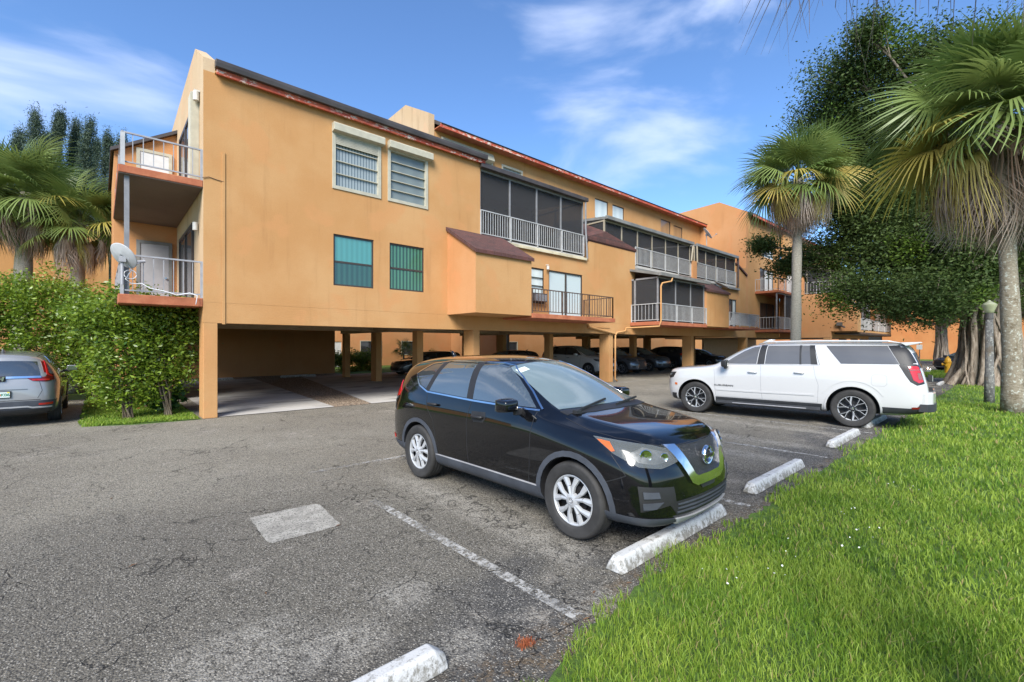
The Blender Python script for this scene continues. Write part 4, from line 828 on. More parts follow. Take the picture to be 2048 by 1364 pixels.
class Car:
    def __init__(s, rows, name, label, cat, paint, loc, heading, group=None, wheels=(1.353, -1.353, .362, .80, .235), arch=.405, wheel_style='cover', scale=(1, 1, 1)):
        s.rows = [[(x * scale[0], y * scale[1], z * scale[2]) for x, y, z in r] for r in rows]; s.root = thing(name, (0, 0, 0), label, cat, group); s.loc = loc; s.heading = heading; s.paint = paint
        me = bpy.data.meshes.new('cage'); vs = []; fs = []; n = 18
        for r in s.rows:
            vs += r; vs += [(x, -y, z) for x, y, z in r[8:0:-1]]
        for i in range(len(s.rows) - 1):
            for k in range(n): fs.append((i * n + k, i * n + (k + 1) % n, (i + 1) * n + (k + 1) % n, (i + 1) * n + k))
        fs.append(tuple(range(n))); fs.append(tuple((len(s.rows) - 1) * n + k for k in range(n))[::-1])
        me.from_pydata(vs, [], fs); bm = bmesh.new(); bm.from_mesh(me); bmesh.ops.recalc_face_normals(bm, faces=bm.faces)
        cl = bm.edges.layers.float.new('crease_edge'); bm.verts.ensure_lookup_table(); bm.edges.ensure_lookup_table()
        for e in bm.edges:
            a, b = sorted(v.index for v in e.verts)
            if b - a != n: continue
            j = a % n; j = min(j, n - j); r_ = a // n
            if 1 <= r_ <= 11: e[cl] = {4: .35, 5: .45}.get(j, 0)
            if 1 <= r_ <= 4 and j == 7: e[cl] = .45
        bm.to_mesh(me); bm.free(); me.update()
        o = bpy.data.objects.new('cage', me); COL.objects.link(o)
        ss = o.modifiers.new('s', 'SUBSURF'); ss.levels = 3; ss.render_levels = 3
        dg = bpy.context.evaluated_depsgraph_get(); full = bpy.data.meshes.new_from_object(o.evaluated_get(dg))
        s.bvh = BVHTree.FromPolygons([v.co.copy() for v in full.vertices], [tuple(p.vertices) for p in full.polygons])
        # wheel wells
        cut = MB(); xf, xr, R, yo, w = wheels
        for X in (xf, xr):
            for sg in (1, -1):
                a, b = sorted((sg * 0.45, sg * 1.4)); cut.lathe([(arch, a), (arch, b)], 'Y', (X, 0, R), 40, cap=True)
        co = cut.build('cutter', 'paint_black'); bo = o.modifiers.new('b', 'BOOLEAN'); bo.object = co; bo.operation = 'DIFFERENCE'; bo.solver = 'EXACT'
        dg = bpy.context.evaluated_depsgraph_get(); dg.update(); me2 = bpy.data.meshes.new_from_object(o.evaluated_get(dg))
        bpy.data.objects.remove(o); bpy.data.objects.remove(co)
        me2.materials.clear(); me2.materials.append(MAT[paint]); me2.materials.append(MAT['black_plastic'])
        for p in me2.polygons:
            c = p.center; p.material_index = 0; p.use_smooth = True
            for X in (xf, xr):
                d = math.hypot(c.x - X, c.z - R)
                if d < arch + .004 and abs(c.y) < 1.2 and abs(c.y) > .44 and (abs(p.normal.y) < 0.3 and d > arch - .02 or abs(abs(c.y) - .45) < .01): p.material_index = 1
            if c.z < .30 * scale[2] and p.normal.z < -.5: p.material_index = 1
        bm = bmesh.new(); bm.from_mesh(me2)
        for e in bm.edges: e.smooth = not (len(e.link_faces) == 2 and e.calc_face_angle(0) > rad(38))
        bm.to_mesh(me2); bm.free()
        s.body = bpy.data.objects.new('body', me2); COL.objects.link(s.body); s.body.parent = s.root
        s.wheels = []
        for X in (xf, xr):
            for sg in (1, -1): s.wheel(X, sg * yo, sg, R, w, wheel_style)
    def link(s, m, name, mats, parent=None, **kw):
        o = m.build(name, mats, None, **kw); o.parent = parent or s.root; return o
    def wheel(s, X, Y, sg, R, w, style):
        e = bpy.data.objects.new('wheel', None); COL.objects.link(e); e.location = (X, Y, R); e.parent = s.root; e.empty_display_size = .2
        if sg < 0: e.rotation_euler.z = math.pi
        rr = R * .66; h = w / 2
        m = MB(); m.lathe([(rr * .98, -h * .8), (rr * 1.05, -h), (R * .93, -h), (R * .985, -h * .8), (R, -h * .45), (R * .993, -h * .42), (R * .993, -h * .36), (R, -h * .33), (R, -.012), (R * .992, -.008), (R * .992, .008), (R, .012), (R, h * .33), (R * .993, h * .36), (R * .993, h * .42), (R, h * .45), (R * .985, h * .8), (R * .93, h), (R * .90, h * 1.01), (rr * 1.1, h * .98), (rr * 1.03, h * .93), (rr * .98, h * .8)], 'Y', n=56)
        t = m.build('tyre', 'tyre'); smooth_by_angle(t, 50); t.parent = e
        y0 = h * .80; m = MB()
        sil, dk, blk, br = 0, 1, 2, 3
        m.lathe([(0.0, h * .05), (rr * .98, h * .05), (rr * .98, -h * .8)], 'Y', n=40, mi=blk)
        m.lathe([(rr * .55, h * .2), (rr * .55, h * .3), (rr * .1, h * .3)], 'Y', n=32, mi=dk)
        if style == 'cover':
            m.lathe([(rr * .99, y0 - .03), (rr * .99, y0 + .004), (rr * .96, y0 + .008), (rr * .90, y0 - .004), (rr * .89, y0 - .03)], 'Y', n=56, mi=sil)
            for k in range(5):
                for off in (-.30, .30):
                    a = 2 * math.pi * k / 5 + .2; wdt = .036 * R / .36
                    def pt(r, t, y): return (r * math.cos(t), y, r * math.sin(t))
                    a1 = a + off * .5; a2 = a + off * 1.05
                    r1, r2 = rr * .20, rr * .93
                    A = Vector(pt(r1, a1, y0 + .022)); B = Vector(pt(rr * .55, a + off * .72, y0 + .016)); C = Vector(pt(r2, a2 + off * .12, y0 + .004))
                    for (P, Q, w1, w2) in ((A, B, wdt * .72, wdt * .95), (B, C, wdt * .95, wdt * 1.55)):
                        d = (Q - P).normalized(); n_ = d.cross(Vector((0, 1, 0))).normalized(); dn = Vector((0, -.03, 0)); e1 = Vector((0, -.008, 0))
                        m.add([P - n_ * w1 * .5 + e1, P, P + n_ * w1 * .5 + e1, Q - n_ * w2 * .5 + e1, Q, Q + n_ * w2 * .5 + e1, P - n_ * w1 * .6 + dn, P + n_ * w1 * .6 + dn, Q - n_ * w2 * .6 + dn, Q + n_ * w2 * .6 + dn],
                              [(0, 1, 4, 3), (1, 2, 5, 4), (6, 0, 3, 8), (2, 7, 9, 5)], sil)
            m.lathe([(rr * .30, y0 - .02), (rr * .27, y0 + .016), (rr * .14, y0 + .026), (rr * .135, y0 + .020), (0, y0 + .022)], 'Y', n=30, mi=sil)
            m.lathe([(rr * .10, y0 + .021), (rr * .10, y0 + .026), (rr * .075, y0 + .026), (rr * .075, y0 + .023)], 'Y', n=24, mi=br)
        else:
            m.lathe([(rr * .995, y0 - .03), (rr * .995, y0 + .002), (rr * .965, y0 + .008), (rr * .925, y0 - .002), (rr * .91, y0 - .05)], 'Y', n=56, mi=sil)
            for k in range(6):
                a = 2 * math.pi * k / 6 + .26
                for off in (-.24, .24):
                    def pt(r, t, y): return Vector((r * math.cos(t), y, r * math.sin(t)))
                    P = pt(rr * .24, a + off * .55, y0 - .012); Q = pt(rr * .52, a + off * .62, y0 - .006); T = pt(rr * .96, a + off * 1.12, y0)
                    for (p_, q_) in ((P, Q), (Q, T)):
                        m.bar(p_, q_, .034, .022, dk); f = Vector((0, .013, 0)); side = (q_ - p_).cross(Vector((0, 1, 0))).normalized() * (.013 if off > 0 else -.013) * 1
                        m.bar(p_ + f - side, q_ + f - side, .030, .008, sil)
            m.lathe([(rr * .34, y0 - .05), (rr * .33, y0 - .014), (rr * .15, y0 - .004), (rr * .14, y0 + .004), (0, y0 + .006)], 'Y', n=30, mi=dk)
            m.lathe([(rr * .135, y0), (rr * .125, y0 + .012), (0, y0 + .014)], 'Y', n=24, mi=br)
            for k in range(6): a = 2 * math.pi * k / 6; m.lathe([(.013, y0 - .01), (.011, y0 + .004), (0, y0 + .005)], 'Y', (rr * .245 * math.cos(a), 0, rr * .245 * math.sin(a)), 8, br)
        r = m.build('rim', ['wheel_silver', 'wheel_dark', 'black_plastic', 'chrome']); smooth_by_angle(r, 35); r.parent = e
    def _basis(s, D):
        D = Vector(D).normalized(); up = Vector((0, 0, 1)) if abs(D.z) < .9 else Vector((1, 0, 0))
        U = up.cross(D).normalized(); V = D.cross(U).normalized(); return D, U, V
    def hit(s, u, v, D, U, V):
        P = U * u + V * v - D * 7
        loc, nor, i, d = s.bvh.ray_cast(P, D)
        if loc is None:
            loc, nor, i, d = s.bvh.find_nearest(U * u + V * v)
            if loc is None: return Vector((0, 0, 0)), -D
        if nor.dot(D) > 0: nor = -nor
        return loc, nor
    def patch(s, pts, D, mat, name, off=.005, depth=.010, grid=.042, parent=None, label=None):
        D, U, V = s._basis(D); uv = [(Vector(p).dot(U), Vector(p).dot(V)) for p in pts]; dense = []
        for i, a in enumerate(uv):
            b = uv[(i + 1) % len(uv)]; L = math.hypot(b[0] - a[0], b[1] - a[1]); k = max(1, int(L / .035))
            for q in range(k): dense.append((a[0] + (b[0] - a[0]) * q / k, a[1] + (b[1] - a[1]) * q / k))
        bm = bmesh.new(); f = bm.faces.new([bm.verts.new((p[0], p[1], 0)) for p in dense]); bmesh.ops.triangulate(bm, faces=[f])
        us = [p[0] for p in dense]; vs_ = [p[1] for p in dense]
        for ax, lo, hi in ((0, min(us), max(us)), (1, min(vs_), max(vs_))):
            k = int((hi - lo) / grid)
            for q in range(1, k + 1):
                co = [0, 0, 0]; co[ax] = lo + (hi - lo) * q / (k + 1); no = [0, 0, 0]; no[ax] = 1
                bmesh.ops.bisect_plane(bm, geom=bm.verts[:] + bm.edges[:] + bm.faces[:], plane_co=co, plane_no=no)
        bmesh.ops.remove_doubles(bm, verts=bm.verts, dist=.0004)
        for v in bm.verts:
            loc, nor = s.hit(v.co.x, v.co.y, D, U, V); v.co = loc + nor * off
        bmesh.ops.recalc_face_normals(bm, faces=bm.faces)
        if sum((f.normal.dot(D) for f in bm.faces)) > 0: bmesh.ops.reverse_faces(bm, faces=bm.faces)
        be = [e for e in bm.edges if len(e.link_faces) == 1]
        r = bmesh.ops.extrude_edge_only(bm, edges=be)
        for v in [g for g in r['geom'] if isinstance(g, bmesh.types.BMVert)]: v.co += D * depth
        bmesh.ops.recalc_face_normals(bm, faces=bm.faces)
        for f in bm.faces: f.smooth = True
        for e in bm.edges: e.smooth = not (len(e.link_faces) == 2 and e.calc_face_angle(0) > rad(45))
        me = bpy.data.meshes.new(name); bm.to_mesh(me); bm.free(); me.materials.append(MAT[mat]); o = bpy.data.objects.new(name, me); COL.objects.link(o); o.parent = parent or s.root
        if label: o['label'] = label
        return o
    def strip(s, pts, D, mat, name, w=.02, off=.004, closed=False, parent=None, step=.03):
        D, U, V = s._basis(D); uv = [(Vector(p).dot(U), Vector(p).dot(V)) for p in pts]
        if closed: uv.append(uv[0])
        P = []
        for a, b in zip(uv[:-1], uv[1:]):
            L = math.hypot(b[0] - a[0], b[1] - a[1]); k = max(1, int(L / step))
            for q in range(k): P.append((a[0] + (b[0] - a[0]) * q / k, a[1] + (b[1] - a[1]) * q / k))
        P.append(uv[-1]); H = [s.hit(u, v, D, U, V) for u, v in P]; m = MB(); vs = []
        for i, (l, n) in enumerate(H):
            t = H[min(i + 1, len(H) - 1)][0] - H[max(i - 1, 0)][0]
            if t.length < 1e-6: t = U
            sd = n.cross(t.normalized()).normalized() * w / 2
            vs += [l - sd - n * .004, l - sd + n * off, l + sd + n * off, l + sd - n * .004]
        fs = [(4 * i + a, 4 * i + a + 1, 4 * i + a + 5, 4 * i + a + 4) for i in range(len(H) - 1) for a in range(3)]
        m.add(vs, fs); o = m.build(name, mat); o.parent = parent or s.root; smooth_by_angle(o, 60); return o
    def arc(s, X, R, r, a0, a1, y, n=18): return [(X + r * math.cos(rad(a0 + (a1 - a0) * k / n)), y, R + r * math.sin(rad(a0 + (a1 - a0) * k / n))) for k in range(n + 1)]
    def mirror_unit(s, x, y, z, sg, mat='paint_black', size=(.11, .20, .13)):
        me = bpy.data.meshes.new('mirror'); bm = bmesh.new(); bmesh.ops.create_cube(bm, size=1.0)
        for v in bm.verts:
            v.co.x *= size[0] * (1.5 if v.co.x < 0 else 1.1); v.co.z *= size[2] * (1.0 if v.co.y * sg > 0 else 1.15); v.co.y *= size[1]
            if v.co.x > 0: v.co.z *= .75; v.co.y *= .85
        bmesh.ops.bevel(bm, geom=bm.edges[:], offset=.02, segments=1, affect='EDGES'); bmesh.ops.subdivide_edges(bm, edges=bm.edges, cuts=0)
        for f in bm.faces: f.smooth = True
        bm.to_mesh(me); bm.free(); me.materials.append(MAT[mat]); o = bpy.data.objects.new('mirror', me); COL.objects.link(o); o.parent = s.root; o.location = (x, y, z); ss = o.modifiers.new('s', 'SUBSURF'); ss.levels = 2; ss.render_levels = 2
        m = MB(); m.box(x - .02, x + .03, y - sg * (size[1] * .5 + .10), y - sg * size[1] * .35, z - size[2] * .5 - .03, z - size[2] * .25); a = m.build('mirror_arm', 'black_plastic', bevel=.01); a.parent = o; a.location = (-x, -y, -z)
        g = MB(); g.box(-size[0] * .80, -size[0] * .76, -size[1] * .40, size[1] * .40, -size[2] * .38, size[2] * .38); gg = g.build('mirror_glass', 'window_clear', bevel=.01); gg.parent = o
    def handle(s, x, z, sg, mat, ymax=.93):
        D, U, V = s._basis((0, -sg, 0)); p = Vector((x, 0, z)); l, n = s.hit(p.dot(U), p.dot(V), D, U, V)
        m = MB(); y = l.y; m.tube([(x - .10, y + sg * .012, z), (x - .085, y + sg * .035, z), (x + .085, y + sg * .035, z + .006), (x + .10, y + sg * .012, z + .006)], [.012, .017, .017, .012], 10); return s.link(m, 'door_handle', mat, smooth=True)
    def lens(s, c, r, D, mat, name, parent):
        """round reflector bowl set on the body at the projected place"""
        D, U, V = s._basis(D); p = Vector(c); l, n = s.hit(p.dot(U), p.dot(V), D, U, V); m = MB(); k = 20; vs = []
        for rr, o_ in ((1.0, .010), (.92, .016), (.55, .010), (.0, .012)):
            for i in range(k): a = 2 * math.pi * i / k; vs.append(l + (U * math.cos(a) + V * math.sin(a)) * r * rr - D * (o_ + .004))
        m.add(vs, [(i * k + j, i * k + (j + 1) % k, (i + 1) * k + (j + 1) % k, (i + 1) * k + j) for i in range(3) for j in range(k)]); o = m.build(name, mat); o.parent = parent; smooth_by_angle(o, 50); return o
    def place(s):
        s.root.location = s.loc; s.root.rotation_euler.z = rad(s.heading)
    def text(s, txt, size, mat, at, rotz, parent, bold=0, rx=90):
        o = text_mesh(txt, size, mat, 'lettering', bold); o.rotation_euler = (rad(rx), 0, rad(rotz)); o.location = at; o.parent = parent; return o

def diag(sg, a=42): return (-math.cos(rad(a)), -sg * math.sin(rad(a)), 0)
def rdiag(sg, a=42): return (math.cos(rad(a)), -sg * math.sin(rad(a)), 0)
def Y(sg, pts): return [(x, sg * y, z) for x, y, z in pts]

def cross_common(c, trim='chrome', clad='cladding', tint='window_tint', clear='window_clear', hnd='black_plastic', tint2=None):
    for sg in (1, -1):
        D = (0, -sg, 0); SZ = lambda pts: [(x, sg, z) for x, z in pts]
        c.patch(SZ([(.80, 1.165), (-.20, 1.175), (-.27, 1.575), (-.05, 1.585), (.12, 1.555), (.36, 1.44), (.60, 1.30)]), D, clear, 'window')
        c.patch(SZ([(-.32, 1.178), (-.39, 1.58), (-1.02, 1.578), (-1.17, 1.205)]), D, tint2 or tint, 'window')
        c.patch(SZ([(-1.25, 1.225), (-1.12, 1.572), (-1.36, 1.54), (-1.62, 1.41), (-1.44, 1.275)]), D, tint, 'window')
        c.patch(SZ([(-.205, 1.165), (-.275, 1.59), (-.385, 1.59), (-.315, 1.165)]), D, 'black_plastic', 'pillar_trim', .006)
        c.patch(SZ([(-1.165, 1.195), (-1.02, 1.588), (-1.125, 1.585), (-1.255, 1.215)]), D, 'black_plastic', 'pillar_trim', .006)
        c.strip(SZ([(.86, 1.145), (-.2, 1.158), (-1.2, 1.188), (-1.45, 1.26), (-1.655, 1.41), (-1.38, 1.555), (-1.0, 1.60), (-.3, 1.605), (-.03, 1.60), (.14, 1.57), (.38, 1.455), (.63, 1.315), (.88, 1.155)]), D, trim, 'window_trim', .020, .008)
        gap = [[(.84, 1.13), (.82, .9), (.80, .6), (.78, .40)], [(-.22, 1.15), (-.26, .9), (-.26, .6), (-.24, .37)], [(-1.19, 1.18), (-1.15, 1.02), (-.98, .84), (-.93, .62), (-.92, .40)], [(.78, .40), (.3, .385), (-.24, .375), (-.92, .40)]]
        for g in gap: c.strip(SZ(g), D, 'black_plastic', 'door_gap', .007, .0012)
        c.patch(SZ([(.92, .26), (.92, .40), (-.94, .40), (-.94, .26)]), D, clad, 'sill_trim', .012, .02)
        c.strip(SZ([(.90, .405), (-.92, .405)]), D, 'rail_gray', 'sill_molding', .008, .016)
        for X in (1.353, -1.353):
            a0, a1 = (-22, 200)
            outer = c.arc(X, .362, .465, a0 + 6, a1 - 4, sg); inner = c.arc(X, .362, .412, a0 + 6, a1 - 4, sg)
            c.patch(outer + inner[::-1], D, clad, 'arch_trim', .010, .03)
        c.handle(-.04, .985, sg, hnd); c.handle(-.98, 1.045, sg, hnd)
        c.mirror_unit(.62, sg * 1.04, 1.19, sg, c.paint, (.13, .23, .155))
    ws = c.patch([(1.04, .70, 1.2), (.10, .56, 1.6), (.14, .3, 1.6), (.16, 0, 1.6), (.14, -.3, 1.6), (.10, -.56, 1.6), (1.04, -.70, 1.2), (1.12, -.4, 1.2), (1.15, 0, 1.2), (1.12, .4, 1.2)], (-.45, 0, -.9), 'windshield', 'windshield', .004, .01)
    c.strip([(.10, .58, 1.6), (.15, .3, 1.62), (.17, 0, 1.62), (.15, -.3, 1.62), (.10, -.58, 1.6)], (0, 0, -1), 'black_plastic', 'windshield_seal', .03, .005)
    c.patch([(1.15, .72, 1.1), (1.24, .4, 1.1), (1.27, 0, 1.1), (1.24, -.4, 1.1), (1.15, -.72, 1.1), (1.05, -.72, 1.1), (1.13, -.4, 1.1), (1.16, 0, 1.1), (1.13, .4, 1.1), (1.05, .72, 1.1)], (0, 0, -1), 'black_plastic', 'cowl', .006, .01)
    m = MB(); m.bar((1.18, -.62, 1.155), (1.10, -.02, 1.225), .018, .02); m.bar((1.20, .05, 1.17), (1.10, .60, 1.20), .018, .02); m.box(1.16, 1.22, -.66, -.58, 1.13, 1.165); c.link(m, 'wiper', 'black_plastic')
    for sg in (1, -1):
        c.strip([(1.16, sg * .76, 1.1), (1.5, sg * .80, 1.1), (1.75, sg * .76, 1.1), (1.98, sg * .64, 1.0), (2.07, sg * .50, .95)], (0, 0, -1), 'black_plastic', 'hood_gap', .007, .0012)
    c.strip([(2.085, -.50, .95), (2.125, -.25, .95), (2.14, 0, .95), (2.125, .25, .95), (2.085, .50, .95)], (0, 0, -1), 'black_plastic', 'hood_gap', .010, .0015)
    for sg in (1, -1): c.strip([(.05, sg * .60, 1.7), (-1.0, sg * .58, 1.7), (-1.9, sg * .54, 1.7)], (0, 0, -1), 'black_plastic', 'roof_channel', .018, .002)
    # rear: glass, lamps
    c.patch([(-2.16, .55, 1.46), (-2.30, .62, 1.12), (-2.30, -.62, 1.12), (-2.16, -.55, 1.46)], (.96, 0, -.28), 'window_tint', 'rear_window', .005)
    m = MB(); m.tube([(-1.75, 0, 1.635), (-1.82, 0, 1.71), (-1.90, 0, 1.715)], [.035, .02, .008], 8); c.link(m, 'antenna', c.paint, smooth=True)

def rogue():
    c = Car(CROSS, 'parked_car', 'black compact crossover with silver wheel covers parked nose first at a wheel stop', 'car', 'paint_black', (4.17, 4.19, 0), -89.0)
    cross_common(c, tint2='window_clear')
    for sg in (1, -1):
        D = diag(sg)
        h = c.patch(Y(sg, [(1.60, .88, .985), (1.85, .82, .965), (2.05, .64, .935), (2.12, .50, .90), (2.17, .40, .80), (2.10, .62, .755), (1.98, .78, .775), (1.80, .88, .87)]), D, 'lamp_clear', 'headlight', .008, .02)
        c.patch(Y(sg, [(1.98, .70, .925), (2.10, .50, .875), (2.13, .47, .815), (2.06, .66, .79), (1.97, .77, .81), (1.90, .80, .88)]), D, 'lamp_inner', 'reflector', .004, .01, parent=h)
        c.lens((2.00, sg * .70, .865), .055, D, 'chrome', 'lamp_bowl', h); c.lens((2.09, sg * .55, .845), .036, D, 'chrome', 'lamp_bowl', h)
        c.patch(Y(sg, [(1.64, .88, .968), (1.76, .86, .955), (1.82, .87, .89), (1.79, .88, .882)]), D, 'amber_lens', 'turn_signal', .013, .01, parent=h)
        f = c.patch(Y(sg, [(2.00, .82, .62), (2.16, .52, .60), (2.18, .50, .46), (2.02, .80, .40)]), D, 'black_plastic', 'fog_recess', .004, .01)
        c.patch(Y(sg, [(2.04, .80, .575), (2.10, .67, .57), (2.11, .66, .52), (2.04, .79, .52)]), D, 'cladding', 'vane', .016, .01, parent=f)
        c.patch(Y(sg, [(2.04, .80, .48), (2.13, .64, .485), (2.10, .70, .43), (2.04, .79, .425)]), D, 'cladding', 'vane', .016, .01, parent=f)
        c.strip(Y(sg, [(1.80, .9, .86), (1.92, .87, .70), (1.76, .93, .62)]), D, 'black_plastic', 'bumper_gap', .006, .0012)
        c.patch(Y(sg, [(1.75, .92, .36), (2.0, .86, .35), (2.14, .60, .33), (2.20, .40, .31), (2.18, .42, .20), (2.05, .78, .20), (1.78, .90, .22)]), D, 'cladding', 'bumper_skirt', .010, .03)
        D = rdiag(sg)
        t = c.patch(Y(sg, [(-1.97, .86, 1.16), (-2.12, .74, 1.29), (-2.22, .70, 1.25), (-2.25, .74, 1.10), (-2.15, .82, 1.04), (-2.02, .88, 1.08)]), D, 'red_lens', 'tail_light', .010, .02)
        c.patch(Y(sg, [(-2.03, .88, 1.06), (-2.15, .82, 1.03), (-2.24, .75, 1.08), (-2.24, .75, .99), (-2.13, .82, .98)]), D, 'lamp_clear', 'tail_light', .009, .015)
        c.patch(Y(sg, [(-1.75, .92, .42), (-2.1, .86, .42), (-2.28, .66, .42), (-2.24, .66, .26), (-1.78, .9, .26)]), D, 'cladding', 'bumper_skirt', .010, .03)
        c.patch(Y(sg, [(-2.10, .86, .50), (-2.22, .77, .50), (-2.22, .77, .45), (-2.10, .86, .45)]), D, 'red_lens', 'reflector', .014, .01)
        c.patch([(-.17, sg, 1.04), (.07, sg, 1.05), (.09, sg, .98), (.05, sg, .93), (-.12, sg, .92), (-.18, sg, .97)], (0, -sg, 0), 'black_plastic', 'handle_recess', .002, .002)
    D = (-1, 0, 0); F = lambda pts: [(2.2, y, z) for y, z in pts]
    c.patch(F([(-.47, .915), (.47, .915), (.27, .61), (.20, .575), (-.20, .575), (-.27, .61)]), D, 'grille_mesh', 'grille', .006, .01)
    v = F([(-.52, .93), (-.40, .925), (-.245, .665), (-.20, .645), (.20, .645), (.245, .665), (.40, .925), (.52, .93), (.315, .60), (.23, .565), (-.23, .565), (-.315, .60)])
    c.patch(v, D, 'chrome', 'grille_surround', .026, .03)
    c.patch(F([(-.15, .555), (.15, .555), (.12, .52), (-.12, .52)]), D, 'grille_mesh', 'grille', .006, .01)
    l, n = c.hit(*[Vector((0, 0, .80)).dot(k) for k in c._basis(D)[1:]], *c._basis(D)); ex = l.x + .035
    m = MB(); m.lathe([(.088, -.02), (.090, .004), (.080, .014), (.070, .010), (.068, -.02)], 'X', (ex, 0, .80), 36); m.box(ex - .01, ex + .016, -.098, .098, .782, .818); e = c.link(m, 'emblem', 'chrome', smooth=False); smooth_by_angle(e, 50)
    o = text_mesh('NISSAN', .040, 'black_plastic', 'lettering', .0008); o.rotation_euler = (rad(90), 0, rad(90)); o.location = (ex + .0175, 0, .80); o.parent = e
    c.patch(F([(-.60, .47), (.60, .47), (.48, .34), (-.48, .34)]), D, 'black_plastic', 'lower_grille', .005, .01)
    for z in (.375, .41, .445): c.strip(F([(-.50, z), (.50, z)]), D, 'cladding', 'grille_bar', .012, .014)
    c.patch(F([(-.50, .325), (-.25, .315), (.25, .315), (.50, .325), (.42, .255), (.2, .245), (-.2, .245), (-.42, .255)]), D, 'wheel_silver', 'skid_plate', .022, .03)
    s_ = c.patch([(.25, -.55, 1.6), (.25, -.42, 1.6), (.33, -.42, 1.55), (.33, -.56, 1.55)], (-.45, 0, -.9), 'plate_white', 'inspection_sticker', .007, .004)
    c.place(); return c
rogue_car = rogue()

